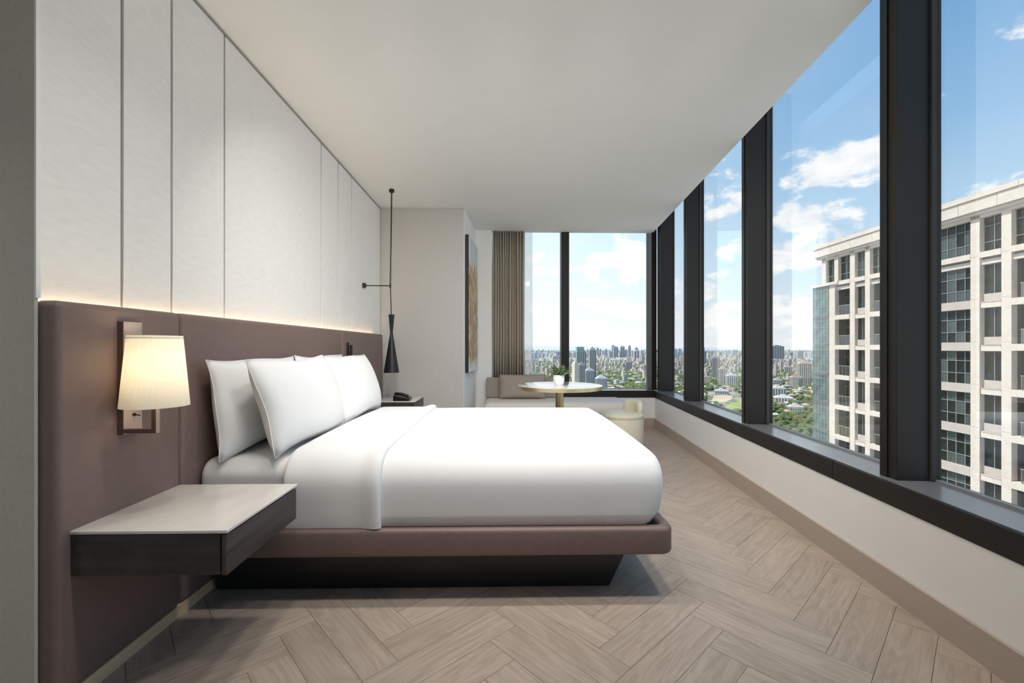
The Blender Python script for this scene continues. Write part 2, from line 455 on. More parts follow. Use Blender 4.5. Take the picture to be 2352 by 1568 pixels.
# projecting wall behind the far nightstand, its window side skewed with the facade
struct('wall_column', G().prism([(-1.70, 5.03), (-.463, 5.03), (-.380, 6.06), (-1.70, 6.06)], -.2, CEIL-.002), 'grey_fabric', label='grey wallcovered projecting wall beyond the bed', cat='wall')
struct('wall_column_side', G().prism([(-.4625, 5.032), (-.458, 5.031), (-.376, 6.06), (-.3805, 6.06)], 0, CEIL-.003), 'wall_paint', label='pale side of the projecting wall', cat='wall')
struct('wall_back', G().box(-1.70, -.165, 5.966, 6.30, -.2, 3.05).box(-.40, 2.09, YB, 6.30, -.2, .405), 'wall_paint', label='white wall below and beside the back window', cat='wall')
struct('baseboard_back', G().box(-.37, rw2(R0, VB)[0]-.005, YB-.016, YB, 0, .122), 'base_trim', label='taupe skirting below the back window', cat='baseboard')
struct('wall_right', G(RW).box(R0, R0+.28, V0, VB+.1, -.2, .402), 'wall_paint', label='low white wall under the window band', cat='wall')
struct('baseboard_right', G(RW).box(R0-.016, R0, V0, VB-.006, 0, .122), 'base_trim', label='taupe skirting along the window wall', cat='baseboard')
struct('baseboard_left', G().box(XH-.045, XH-.004, 1.310, 4.79, 0, .046), 'pale_oak', label='pale oak skirting strip under the headboard', cat='baseboard')

# ---- windows
ZS = .500; ZT = 3.05
w1 = thing('window_1', 'tall back window with dark frame and one mullion', 'window', (.9, YG, ZS)); w1['kind'] = 'structure'
part('sill', G().box(-.163, 2.085, YB-.004, YG+.05, .405, ZS), 'dark_frame', w1)
part('sill_plate', G().box(-.16, 2.08, YB+.012, YG-.006, ZS, ZS+.003), 'sill_metal', w1)
part('mullion', G().rbox(.802, .910, 6.035, YG, ZS+.002, ZT, .004, 2), 'dark_frame', w1)
part('corner_post', G().rbox(2.062, 2.135, 6.035, 6.27, ZS+.002, ZT, .004, 2), 'dark_frame', w1)
for a, b in ((-.165, .802), (.91, 2.062)):
    part('pane', G().box(a, b, YG+.002, YG+.010, ZS+.002, ZT), 'window_glass', w1)
    part('gasket', G().box(a, b, YG-.006, YG+.014, ZS+.002, ZS+.012), 'alu_grey', w1)
w2 = thing('window_2', 'long window wall with deep black mullions and black sill', 'window', (*rw2(RG, 2), ZS)); w2['kind'] = 'structure'
for a, b in ((V0, 2.42), (2.423, VB)):
    part('sill', G(RW).rbox(R0-.004, RG+.06, a, b, .402, ZS, .003, 1), 'dark_frame', w2)
part('sill_plate', G(RW).box(R0+.012, RG-.006, V0, VB, ZS, ZS+.003), 'sill_metal', w2)
mv = [-2.25, -.81, .63, 2.07, 3.50, 4.945]
for v in mv:
    mu = part('mullion', G(RW).rbox(1.578, RG+.03, v, v+.092, ZS+.002, ZT, .003, 2), 'dark_frame', w2, origin=(*rw2(1.65, v+.05), ZS))
    part('cover_strip', G(RW).box(1.572, 1.5785, v+.050, v+.092, ZS+.003, ZT), 'black_metal', mu)
    part('gasket', G(RW).box(RG-.02, RG, v-.012, v, ZS+.003, ZT), 'gap_black', mu)
part('corner_post', G(RW).rbox(1.578, RG+.03, 6.03, 6.20, ZS+.002, ZT, .003, 2), 'dark_frame', w2)
ends = [V0]+mv+[6.03]
for i in range(len(ends)-1):
    a = ends[i]+(.092 if i else 0); b = ends[i+1]
    part('pane', G(RW).box(RG, RG+.008, a, b, ZS+.002, ZT), 'window_glass', w2)
    part('gasket', G(RW).box(RG-.006, RG+.012, a, b-.012, ZS+.003, ZS+.013), 'alu_grey', w2)

# ------------------------------------------------------------------ headboard
hb = thing('headboard', 'long brown leather headboard panels across the wall', 'headboard', (-1.36, 3.0, .045))
for a, b in ((1.310, 1.809), (1.812, 3.592), (3.595, 4.790)):
    part('padded_panel', G().rbox(XH-.078, XH, a, b, .046, 1.24, .022, 4, inner=2), 'leather', hb, smooth=True, sharp=60)
part('backing', G().box(XW+.002, XH-.074, 1.31, 4.76, .05, 1.196), 'gap_black', hb)
part('light_strip', G().box(XW+.005, XW+.018, 1.32, 4.75, 1.196, 1.200), 'led_warm', hb)

# ------------------------------------------------------------------ bed
bed = thing('bed_frame', 'low brown upholstered bed frame on tapered black base', 'bed', (-.3, 2.68, 0))
def rail_path(x0, x1, y0, y1, r, n=6):
    p = [(x0, y0)]
    for i in range(n+1):
        a = -pi/2+pi/2*i/n; p.append((x1-r+r*cos(a), y0+r+r*sin(a)))
    for i in range(n+1):
        a = pi/2*i/n; p.append((x1-r+r*cos(a), y1-r+r*sin(a)))
    p.append((x0, y1)); return p
BX1, BY0, BY1 = .735, 1.850, 3.510
BZ0, BZ1 = .208, .327
n_in = .052
outer = rail_path(XH+.002, BX1, BY0, BY1, .055); inner = rail_path(XH+.002, BX1-n_in, BY0+n_in, BY1-n_in, .012)
sec = []           # rounded section, fraction from outer(0) to inner(1), z
rz = .018
for i in range(5):
    a = pi/2*i/4; sec.append(((rz-rz*cos(a))/n_in, BZ1-rz+rz*sin(a)))
for i in range(5):
    a = pi/2*i/4; sec.append((1-(rz-rz*sin(a))/n_in, BZ1-rz+rz*cos(a)))
sec += [(1, BZ0)]
for i in range(4):
    a = pi/2*i/3; sec.append(((rz-rz*sin(a))/n_in, BZ0+rz-rz*cos(a)))
g = G(); m_ = len(sec); vs = []; fs = []
for (o_, i_) in zip(outer, inner):
    for (t, z) in sec: vs.append((o_[0]+(i_[0]-o_[0])*t, o_[1]+(i_[1]-o_[1])*t, z))
for i in range(len(outer)-1):
    for j in range(m_):
        k = (j+1) % m_; fs.append((i*m_+j, i*m_+k, (i+1)*m_+k, (i+1)*m_+j))
g.add(vs, fs); part('upholstered_rail', g, 'leather', bed, smooth=True, sharp=50)
part('deck', G().box(XH+.004, BX1-n_in-.002, BY0+n_in+.002, BY1-n_in-.002, .212, .262), 'leather', bed)
part('corner_stitch', G().tube([(BX1-.016, BY0+.016, BZ1-.0), (BX1-.035, BY0+.035, BZ1+.0005), (BX1-.05, BY0+.05, BZ1-.002)], .0012, 5), 'leather', bed)
g = G(); b0 = (-1.30, .486, 2.00, 3.36); b1 = (-1.30, .560, 1.945, 3.415)
g.add([(b0[0], b0[2], 0.001), (b0[1], b0[2], 0.001), (b0[1], b0[3], 0.001), (b0[0], b0[3], 0.001), (b1[0], b1[2], .210), (b1[1], b1[2], .210), (b1[1], b1[3], .210), (b1[0], b1[3], .210)],
      [(0, 3, 2, 1), (4, 5, 6, 7), (0, 1, 5, 4), (1, 2, 6, 5), (2, 3, 7, 6), (3, 0, 4, 7)])
part('base', g, 'black_stain', bed)

# bedding: cross-section swept along X
def profile(y0, y1, z0, z1, r, crown=.0, n=8, nt=14):
    p = []
    p += [(y0+.012, z0), (y0+.003, z0+.05), (y0, z0+(z1-z0)*.45)]
    for i in range(n+1):
        a = pi-pi/2*i/n; p.append((y0+r+r*cos(a), z1-r+r*sin(a)))
    for i in range(1, nt):
        t = i/nt; p.append((y0+r+(y1-y0-2*r)*t, z1+crown*sin(pi*t)))
    for i in range(n+1):
        a = pi/2-pi/2*i/n; p.append((y1-r+r*cos(a), z1-r+r*sin(a)))
    p += [(y1, z0+(z1-z0)*.45), (y1-.003, z0+.05), (y1-.012, z0)]
    return p
def offs(p, o):
    q = []
    for i in range(len(p)):
        a = Vector(p[max(i-1, 0)]); b = Vector(p[min(i+1, len(p)-1)]); t = (b-a).normalized()
        q.append((p[i][0]-t.y*o, p[i][1]+t.x*o if not (i in (0, len(p)-1)) else p[i][1]))
    return q
def sweep(g, prof, stations, cap0=False, cap1=False, wob=0.0, tuck=0.0):
    n = len(prof); vs = []; fs = []
    for (x, o) in stations:
        for i, (y, z) in enumerate(offs(prof, o)):
            dzv = wob*(sin(3.1*x+2.2*y)+.6*sin(7.3*y-4.1*x+1)+.4*sin(11*x+5*y)) if wob else 0
            tk = tuck*max(0, min(1, (x-.45)/.2))*max(0, (.42-z)/.09)**1.4 if tuck else 0
            vs.append((x-tk, y, z+dzv*max(0, min(1, (z-prof[0][1])/.2))))
    for s_ in range(len(stations)-1):
        for i in range(n-1):
            fs.append((s_*n+i, (s_+1)*n+i, (s_+1)*n+i+1, s_*n+i+1))
    if cap0: fs.append(tuple(range(n)))
    if cap1: fs.append(tuple(reversed([(len(stations)-1)*n+i for i in range(n)])))
    g.add(vs, fs)
def endround(x1, R, n=7): return [(x1-R+R*sin(pi/2*i/n), -(R-R*cos(pi/2*i/n))) for i in range(n+1)]
mprof = profile(1.900, 3.455, .264, .610, .075, .006)
g = G(); st = [(-1.315+.03-.03*sin(pi/2*i/4), -(.03-.03*cos(pi/2*i/4))) for i in range(4, -1, -1)]
st += [(x, 0) for x in np.linspace(-1.25, .55, 12)]+endround(.640, .05)
sweep(g, mprof, st, True, True)
g.f.append(tuple([s_*len(mprof) for s_ in range(len(st))]+[s_*len(mprof)+len(mprof)-1 for s_ in reversed(range(len(st)))]))
single('mattress', g, 'white_cotton', 'white sheeted mattress on the brown bed frame', 'mattress', (-.3, 2.68, .264), smooth=True)
dprof = profile(1.868, 3.492, .330, .632, .13, .010)
duv = thing('duvet', 'smooth white duvet tucked over the mattress with folded cuff', 'duvet', (-.1, 2.68, .63))
g = G(); sweep(g, dprof, [(x, 0) for x in np.linspace(-.93, .58, 22)]+endround(.708, .07, 9), False, True, wob=.0012, tuck=.05)
cov = part('cover', g, 'white_cotton', duv, smooth=True, sharp=50)
md = cov.modifiers.new('thick', 'SOLIDIFY'); md.thickness = .010; md.offset = -1
g = G()
st = [(-.935, .0005), (-.936, .006), (-.932, .010), (-.92, .011)]+[(x, .0115) for x in np.linspace(-.88, -.62, 8)]
st += [(-.60, .015), (-.575, .023), (-.555, .027), (-.540, .0265), (-.529, .022), (-.523, .013), (-.525, .0005)]
cprof = profile(1.868, 3.492, .3285, .632, .13, .010)
sweep(g, cprof, st, wob=.0012)
part('folded_cuff', g, 'white_cotton', duv, smooth=True, sharp=70)

def pillow(name, label, c, wid, hei, thick, lean, yaw=0.0, seed=0, sag=.0, group='white bed pillows'):
    rnd = random.Random(seed); n = 26; m2 = 20
    ph = [rnd.uniform(0, 6) for _ in range(6)]
    vs = []; idx = {}
    g = G()
    def pt(i, j, sd):
        u = -1+2*i/n; v = -1+2*j/m2
        ed = max(0, (1-abs(u)**2.6))*max(0, (1-abs(v)**2.6))
        h = thick/2*ed**.52
        pin_x = 1-.055*(1-v*v)**1.0*(abs(u)**3) ; pin_y = 1-.075*(1-u*u)*(abs(v)**3)
        x = u*wid/2*pin_x; y = v*hei/2*pin_y
        h *= 1+.05*sin(3*u+ph[0])*cos(2*v+ph[1])+.25*(-v)*.35
        x += .004*sin(5*v+ph[2])*abs(u); y += .006*sin(4*u+ph[3])*abs(v)
        wr = .0022*sin(14*u+6*v+ph[4])*(abs(v)**2)*ed
        z = sd*(h+wr)+.0
        # sag/bend towards the back
        z += -sag*(v+1)**2*.25
        return (x, y, z)
    for sd in (1, -1):
        for i in range(n+1):
            for j in range(m2+1):
                if sd < 0 and (i in (0, n) or j in (0, m2)): idx[(i, j, sd)] = idx[(i, j, 1)]
                else: idx[(i, j, sd)] = len(vs); vs.append(pt(i, j, sd))
    fs = []
    for sd in (1, -1):
        for i in range(n):
            for j in range(m2):
                q = (idx[(i, j, sd)], idx[(i+1, j, sd)], idx[(i+1, j+1, sd)], idx[(i, j+1, sd)])
                fs.append(q if sd > 0 else tuple(reversed(q)))
    g.add(vs, fs)
    t = thing(name, label, 'pillow', c, group)
    # local: x -> world Y, y -> up (leaning), z -> world +X
    M = Matrix.Rotation(yaw, 3, 'Z') @ Matrix.Rotation(-lean, 3, 'Y') @ Matrix(((0, 0, 1), (1, 0, 0), (0, 1, 0)))
    tr = lambda p: tuple(M @ Vector((p[0], p[1]+hei/2, p[2])))
    g2 = G(); g2.add([tr(p) for p in g.v], g.f)
    me = g2.mesh('pillowcase', 'white_cotton', True); link('pillowcase', me, t)
    edge = [pt(i, 0, 1) for i in range(n)]+[pt(n, j, 1) for j in range(m2)]+[pt(i, m2, 1) for i in range(n, 0, -1)]+[pt(0, j, 1) for j in range(m2, 0, -1)]
    g3 = G(); g3.tube([tr(p) for p in edge], .0022, 5, True)
    link('seam', g3.mesh('seam', 'white_cotton', True), t)
    return t
pillow('pillow', 'white pillow propped against headboard, rear one nearest the wall lamp', (-1.215, 2.265, .612), .77, .44, .15, .08, 0, 1, .02)
pillow('pillow', 'white pillow against headboard, rear one nearest the pendant lamp', (-1.215, 3.055, .612), .77, .44, .15, .08, 0, 2, .02)
pillow('pillow', 'white pillow leaning in front, the nearer of the two front pillows', (-.98, 2.285, .625), .80, .44, .18, .23, 0, 3, .03)
pillow('pillow', 'white pillow leaning in front, the farther of the two front pillows', (-.98, 3.085, .625), .80, .44, .18, .23, 0, 4, .03)

# ------------------------------------------------------------------ nightstands
def nightstand(label, y0, y1, x1, z0, zt, near=True):
    t = thing('nightstand', label, 'nightstand', (XH+.2, (y0+y1)/2, z0), 'floating nightstands')
    part('marble_top', G().rbox(XH-.001, x1+.003, y0-.003, y1+.003, zt-.011, zt, .0025, 2), 'marble_grey', t, smooth=True, sharp=60)
    part('body', G().rbox(XH-.001, x1-.022, y0, y1, z0, zt-.013, .002, 1), 'dark_veneer_x', t)
    part('recess', G().box(XH+.02, x1-.01, y0+.008, y1-.008, z0+.008, zt-.011), 'gap_black', t)
    dr = part('drawer_front', G().rbox(x1-.017, x1, y0, y1, z0-.003, zt-.017, .004, 2), 'dark_veneer', t, smooth=True, sharp=60)
    part('pull_groove', G().box(x1-.02, x1-.018, y0+.01, y1-.01, zt-.017, zt-.013), 'gap_black', dr)
    return t
nightstand('floating dark wood nightstand with marble top under the wall lamp', 1.352, 1.800, -.849, .402, .540)
nightstand('floating nightstand beyond the bed under the pendant lamp', 4.50, 4.985, -.915, .405, .543)

# ------------------------------------------------------------------ wall sconce
LX, LY = -1.195, 1.517
sc = thing('wall_sconce', 'bronze wall sconce with cream tapered shade on headboard', 'wall lamp', (XH, 1.552, .80))
part('backplate', G().rbox(XH-.0005, XH+.021, 1.514, 1.590, .800, 1.188, .0015, 1), 'bronze_lit', sc)
part('shaded_edge', G().box(XH+.0005, XH+.020, 1.5118, 1.5138, .800, 1.188), 'bronze', sc)  # dark strip paints the shade on the plate's side
part('arm', G().box(XH+.020, LX+.0065, LY-.007, LY+.009, .806, .820).box(LX-.0085, LX+.0065, LY-.007, LY+.009, .820, .935), 'bronze', sc)
part('lit_arm_face', G().box(LX+.0066, LX+.0076, LY-.007, LY+.009, .806, .935), 'bronze_lit', sc)  # pale strip paints window light onto the arm
part('lamp_holder', G().lathe([(.016, .935), (.016, .975), (.010, .980)], (LX, LY), 16), 'brass', sc, smooth=True)
n = 48; prof = [(.0970, .898), (.0765, 1.139)]
g = G(); vs = []; fs = []
for (r, z) in prof+[(p[0]-.0012, p[1]) for p in reversed(prof)]:
    for i in range(n): a = 2*pi*i/n; vs.append((LX+r*cos(a), LY+r*sin(a), z))
for j in range(4):
    for i in range(n): k = (i+1) % n; j2 = (j+1) % 4; fs.append((j*n+i, j*n+k, j2*n+k, j2*n+i))
g.add(vs, fs); part('lamp_shade', g, 'lamp_linen', sc, smooth=True)
part('shade_ring', G().tube([(LX+.075*cos(2*pi*i/24), LY+.075*sin(2*pi*i/24), 1.130) for i in range(24)], .0015, 5, True).tube([(LX-.075, LY, 1.13), (LX+.075, LY, 1.13)], .0012, 5), 'black_metal', sc)
emis('bulb_warm', (1, .88, .68), 22.0)
part('bulb', G().lathe([(.010, .975), (.018, .985), (.020, 1.0), (.020, 1.09), (.014, 1.105)], (LX, LY), 16), 'bulb_warm', sc, smooth=True)
part('switch', G().lathe([(.006, 0), (.006, .004), (.003, .005)], (0, 0), 12).tube([(0, 0, .004), (.004, 0, .022)], .0022, 6), 'black_metal', sc)
sw = [c for c in sc.children if c.name.startswith('switch')][0]
me = sw.data
for v in me.vertices: v.co += Vector(sc.location)
sw.location = (.0212, .012-.01, .064); sw.rotation_euler = (0, pi/2, 0)

# reading light on the third headboard panel
rd = thing('reading_light', 'small black reading light fixed on headboard behind far pillow', 'reading light', (XH, 3.70, 1.03))
part('plate', G().rbox(XH-.0005, XH+.012, 3.680, 3.728, .99, 1.140, .006, 3), 'black_metal', rd, smooth=True)
part('light_head', G().tube([(XH+.028, 3.716, .97), (XH+.028, 3.716, 1.118)], .0105, 12), 'black_metal', rd, smooth=True)
part('pivot', G().box(XH+.011, XH+.028, 3.712, 3.720, 1.0, 1.014), 'black_metal', rd)

# ------------------------------------------------------------------ pendant
PX, PY = -1.137, 4.44
pn = thing('pendant_lamp', 'black double-cone pendant lamp on rod over far nightstand', 'pendant lamp', (PX, PY, CEIL))
part('canopy', G().lathe([(.024, CEIL-.001), (.026, CEIL-.006), (.026, CEIL-.026), (.022, CEIL-.031)][::-1], (PX, PY), 20), 'black_metal', pn, smooth=True)
part('rod', G().tube([(PX, PY, CEIL-.03), (PX-.006, PY, 2.2), (PX-.014, PY, 1.722)], .0070, 8), 'black_metal', pn, smooth=True)
part('cable', G().tube([(PX-.014, PY, 1.73), (PX-.003, PY, 1.42)], .0050, 8), 'black_metal', pn, smooth=True)
part('joint', G().tube([(PX-.0145, PY, 1.702), (PX-.0135, PY, 1.742)], .0095, 10), 'black_metal', pn, smooth=True)
part('wall_arm', G().tube([(XW+.004, PY-.02, 1.722), (PX-.014, PY, 1.722)], .0055, 8), 'black_metal', pn, smooth=True)
part('wall_mount', G().rbox(XW+.001, XW+.03, PY-.045, PY+.005, 1.698, 1.747, .010, 3), 'black_metal', pn, smooth=True)
n = 40; pr = [(.0300, 1.430), (.0130, 1.246), (.0775, .842), (.0750, .842), (.0105, 1.246), (.0275, 1.428)]
part('shade', G().lathe([(.006, 1.431)]+[(.030, 1.431), (.0225, 1.34), (.0145, 1.262), (.0140, 1.246), (.0165, 1.225), (.047, 1.03), (.0775, .842), (.0750, .842), (.012, 1.21)], (PX-.002, PY), 40), 'black_metal', pn, smooth=True)

# telephone on the far nightstand
ph = thing('telephone', 'black desk telephone on the far nightstand', 'telephone', (-1.03, 4.58, .543))
g = G(); zt = .544
g.add([(-1.14, 4.51, zt), (-.985, 4.51, zt), (-.985, 4.69, zt), (-1.14, 4.69, zt), (-1.14, 4.51, zt+.055), (-.985, 4.51, zt+.022), (-.985, 4.69, zt+.022), (-1.14, 4.69, zt+.055)],
      [(0, 3, 2, 1), (4, 5, 6, 7), (0, 1, 5, 4), (1, 2, 6, 5), (2, 3, 7, 6), (3, 0, 4, 7)])
part('phone_base', g, 'black_metal', ph)
part('handset', G().tube([(-1.13, 4.535, zt+.066), (-1.115, 4.535, zt+.074), (-1.06, 4.535, zt+.070), (-1.0, 4.535, zt+.052), (-.985, 4.535, zt+.042)], .016, 10), 'black_metal', ph, smooth=True)
for i in range(3):
    for j in range(4):
        x_ = -1.10+j*.022; part('button', G().box(x_, x_+.014, 4.60+i*.024, 4.616+i*.024, zt+.04-j*.0045, zt+.052-j*.0045), 'alu_grey', ph)
part('cord', G().tube([(-.99+.02*k/12*1.0, 4.535+.006*sin(k*2.2)-.01*k/12, zt+.04-.036*min(1, k/6)+.004*cos(k*2.2)) for k in range(13)], .003, 5), 'black_metal', ph, smooth=True)

# ------------------------------------------------------------------ seating corner
bn = thing('window_bench', 'beige upholstered bench with low grey backrest under back window', 'bench', (.66, 5.6, 0))
part('seat', G().rbox(-.255, 1.585, 5.24, 5.945, .235, .425, .085, 6, inner=3), 'seat_beige', bn, smooth=True)
part('plinth', G().box(-.18, 1.48, 5.34, 5.94, 0.001, .236), 'seat_beige', bn)
part('backrest', G().rbox(-.235, .700, 5.80, 5.945, .427, .690, .022, 4), 'linen_grey', bn, smooth=True)
cu = thing('cushion', 'taupe piped lumbar cushion leaning on the bench backrest', 'cushion', (.23, 5.74, .43))
def cushion_geo(x0, x1, z0, z1, yc, th, lean):
    g = G(); n, m2 = 24, 14; vs = []; fs = []; idx = {}; edge = []
    def pt(i, j, sd):
        u = -1+2*i/n; v = -1+2*j/m2
        ed = max(0, 1-abs(u)**5)*max(0, 1-abs(v)**4)
        h = th/2*ed**.5
        x = (x0+x1)/2+u*(x1-x0)/2*(1-.02*(1-v*v)); z = (z0+z1)/2+v*(z1-z0)/2*(1-.04*(1-u*u)*abs(v))
        return (x, yc-sd*h+(z-z0)*lean, z)
    for sd in (1, -1):
        for i in range(n+1):
            for j in range(m2+1):
                if sd < 0 and (i in (0, n) or j in (0, m2)): idx[(i, j, sd)] = idx[(i, j, 1)]
                else: idx[(i, j, sd)] = len(vs); vs.append(pt(i, j, sd))
    for sd in (1, -1):
        for i in range(n):
            for j in range(m2):
                q = (idx[(i, j, sd)], idx[(i+1, j, sd)], idx[(i+1, j+1, sd)], idx[(i, j+1, sd)]); fs.append(q if sd > 0 else q[::-1])
    g.add(vs, fs)
    ring = [pt(i, 0, 1) for i in range(n)]+[pt(n, j, 1) for j in range(m2)]+[pt(i, m2, 1) for i in range(n, 0, -1)]+[pt(0, j, 1) for j in range(m2, 0, -1)]
    return g, ring
g, ring = cushion_geo(-.055, .545, .428, .738, 5.675, .15, .14)
part('cushion_cover', g, 'linen_grey', cu, smooth=True)
mat('piping_dark', (.24, .21, .18), .9)
part('piping', G().tube(ring, .006, 6, True), 'piping_dark', cu, smooth=True)

TX, TY, TZ, TR = .531, 4.14, .740, .404
tb = thing('round_table', 'round marble table with brass edge and pedestal', 'table', (TX, TY, 0))
part('top', G().lathe([(TR-.004, TZ-.020), (TR-.003, TZ-.001), (TR-.006, TZ)], (TX, TY), 64), 'marble_white', tb, smooth=True)
part('brass_edge', G().lathe([(TR-.02, TZ-.034), (TR, TZ-.034), (TR, TZ-.0015), (TR-.0029, TZ-.0012), (TR-.0029, TZ-.02)], (TX, TY), 64), 'brass', tb, smooth=True)
part('column', G().lathe([(.040, .02), (.040, TZ-.034)], (TX, TY), 32, lambda a: 1-.04*abs(sin(8*a))), 'brass', tb, smooth=True)
part('base_disc', G().lathe([(.22, .001), (.22, .014), (.215, .018), (.05, .024)], (TX, TY), 48), 'brass', tb, smooth=True)

pt_x, pt_y = TX-.010, TY-.03
pp = thing('potted_succulent', 'small succulent in white ribbed pot on round table', 'plant', (pt_x, pt_y, TZ))
part('pot', G().lathe([(.036, TZ+.0005), (.045, TZ+.010), (.0515, TZ+.045), (.0525, TZ+.098), (.0475, TZ+.098), (.046, TZ+.085)], (pt_x, pt_y), 96, lambda a: 1+.028*cos(16*a)), 'ceramic', pp, smooth=True)
part('soil', G().lathe([(.045, TZ+.080), (.045, TZ+.086), (.02, TZ+.09)], (pt_x, pt_y), 24), 'soil', pp)
def leaf_mesh():
    g = G(); n = 6; vs = []; fs = []
    for i in range(n+1):
        t = i/n; wd = .0135*(sin(pi*min(1, t*.9+.12))**.8)*(1 if t < 1 else 0)+.0004; up = .09*t; out = .022*t*t
        for u in (-1, -.5, 0, .5, 1): vs.append((u*wd, out+.004*u*u, up))
        vs.append((0, out+.005*(1-t), up))
    for i in range(n):
        a, b = i*6, (i+1)*6
        for k in range(4): fs.append((a+k, a+k+1, b+k+1, b+k))
        fs.append((a+4, a+5, b+5, b+4)); fs.append((a+5, a, b, b+5))
    g.add(vs, fs); return g.mesh('leaf', 'leaf_green', True)
lm = leaf_mesh()
for k in range(38):
    o = link('leaf', lm, pp); rr = random.Random(k); a = k*2.39996; ring_ = k/38
    o.location = (.006*cos(a)*(1+3*ring_), .006*sin(a)*(1+3*ring_), .088)
    o.rotation_euler = (-(.08+1.0*ring_**.9+rr.uniform(-.1, .1)), rr.uniform(-.25, .25), a)
    sc_ = rr.uniform(1.0, 1.4); o.scale = (sc_*1.15, sc_, sc_)

SX, SY, SR = 1.168, 4.33, .222
st_ = thing('stool', 'cream round stool with small curved back by round table', 'stool', (SX, SY, 0))
part('drum', G().lathe([(SR*.97, .001), (SR, .02), (SR, .395), (SR*.985, .402)], (SX, SY), 56), 'stool_cream', st_, smooth=True)
part('seat_cushion', G().lathe([(SR*.985, .402), (SR*1.005, .412), (SR*1.0, .430), (SR*.93, .446), (SR*.6, .455), (SR*.2, .457)], (SX, SY), 56), 'stool_cream', st_, smooth=True)
g = G(); vs = []; fs = []; na = 22; a0, a1 = math.radians(-22), math.radians(68); th = .036; cs = 14
for i in range(na+1):
    t = i/na; a = a0+(a1-a0)*t; endf = (max(0.0, 1-abs(2*t-1)**5))**.5; rr_ = SR-.034
    for j in range(cs):
        b = 2*pi*j/cs; se = lambda q, p=.55: math.copysign(abs(q)**p, q)
        dr_ = th*se(cos(b))*max(.02, endf); z_ = .468+.098*se(sin(b))*max(.02, endf)
        vs.append((SX+(rr_+dr_)*cos(a), SY+(rr_+dr_)*sin(a), z_))
for i in range(na):
    for j in range(cs): k = (j+1) % cs; fs.append((i*cs+j, i*cs+k, (i+1)*cs+k, (i+1)*cs+j))
fs.append(tuple(range(cs))); fs.append(tuple(reversed([na*cs+j for j in range(cs)])))
g.add(vs, fs); part('back_pad', g, 'stool_cream', st_, smooth=True)

# curtain and sheer
def pleats(x0, x1, yc, amp, folds, z0, z1, seed, thick):
    rnd = random.Random(seed); n = folds*10; g = G(); vs = []; fs = []
    knots = [rnd.uniform(.75, 1.25) for _ in range(folds)]; tot = sum(knots)
    xs = []; ys = []
    x = x0
    for k in range(folds):
        wd = knots[k]/tot*(x1-x0)
        for i in range(10):
            t = i/10; xs.append(x+wd*t+.25*wd*sin(4*pi*t)*.3); ys.append(yc+amp*knots[k]*cos(2*pi*t))
        x += wd
    xs.append(x1); ys.append(yc+amp)
    zs = [z0, z0+(z1-z0)*.33, z0+(z1-z0)*.66, z1]
    for zi, z in enumerate(zs):
        for x, y in zip(xs, ys): vs.append((x+.004*sin(zi*2+x*30), y, z))
    m2 = len(xs)
    for zi in range(3):
        for i in range(m2-1): fs.append((zi*m2+i, zi*m2+i+1, (zi+1)*m2+i+1, (zi+1)*m2+i))
    g.add(vs, fs); return g
c1 = single('curtain', pleats(-.158, .290, 6.018, .030, 13, ZS+.008, 2.78, 3, .002), 'curtain_taupe', 'taupe pleated blackout curtain drawn aside at back window', 'curtain', (.06, 6.01, ZS+.008), smooth=True)
c2 = single('sheer_curtain', pleats(.270, .405, 6.085, .014, 7, ZS+.008, 2.78, 5, .001), 'sheer_voile', 'white sheer curtain gathered beside the taupe curtain', 'curtain', (.34, 6.085, ZS+.008), smooth=True)
for o_, th_ in ((c1, .002),):
    md = o_.modifiers.new('thick', 'SOLIDIFY'); md.thickness = th_

# art on the skewed side of the projecting wall
def art_mat():
    m = bpy.data.materials.new('abstract_paint'); m.use_nodes = True
    t = NT(m.node_tree); b = t.n['Principled BSDF']; b.inputs['Roughness'].default_value = .55
    tcn = t.add('ShaderNodeTexCoord'); sp = t.add('ShaderNodeSeparateXYZ'); t.l.new(tcn.outputs['Object'], sp.inputs[0])
    z = t.math('DIVIDE', sp.outputs[2], 1.62)
    mpn = t.add('ShaderNodeMapping'); t.l.new(tcn.outputs['Object'], mpn.inputs[0]); mpn.inputs['Scale'].default_value = (9, 9, 2.2)
    a = t.noise(mpn.outputs[0], 1.6, 6, .65, .8).outputs[0]
    fine = t.noise(mpn.outputs[0], 3.2, 6, .72, .6).outputs[0]
    sky = t.ramp(z, [(0, (.86, .87, .88)), (.6, (.84, .86, .87)), (1.0, (.62, .70, .74))])
    strokes = t.ramp(fine, [(.34, (.07, .035, .018)), (.44, (.32, .18, .07)), (.52, (.66, .46, .20)), (.60, (.90, .84, .70))])
    msk = t.math('ADD', a, t.math('MULTIPLY', t.math('SUBTRACT', .36, t.math('ABSOLUTE', t.math('SUBTRACT', z, .44))), 1.6))
    lines = t.math('GREATER_THAN', t.noise(t.vmath('MULTIPLY', tcn.outputs['Object'], (40, 40, 1.1)).outputs[0], 1.0, 1, .3).outputs[0], .70)
    c = t.mix(t.sstep(msk, .42, .56), sky, strokes)
    c = t.mix(t.math('MULTIPLY', lines, t.math('GREATER_THAN', z, .5)), c, (.06, .05, .05, 1))
    t.put(b.inputs['Base Color'], c); MATS['abstract_paint'] = m
art_mat()
art = thing('wall_art', 'tall abstract canvas in gold, brown and pale blue', 'painting', (-.42, 5.46, .80))
dv = Vector((-.376+.458, 6.06-5.031, 0)).normalized(); nv = Vector((dv.y, -dv.x, 0)); p0 = Vector((-.458, 5.031, 0))
def AT(p): q = p0+dv*p[0]+nv*p[1]; return (q.x, q.y, p[2])
part('canvas_frame', G(AT).box(.075, .80, .004, .042, .80, 2.42), 'canvas_edge', art)
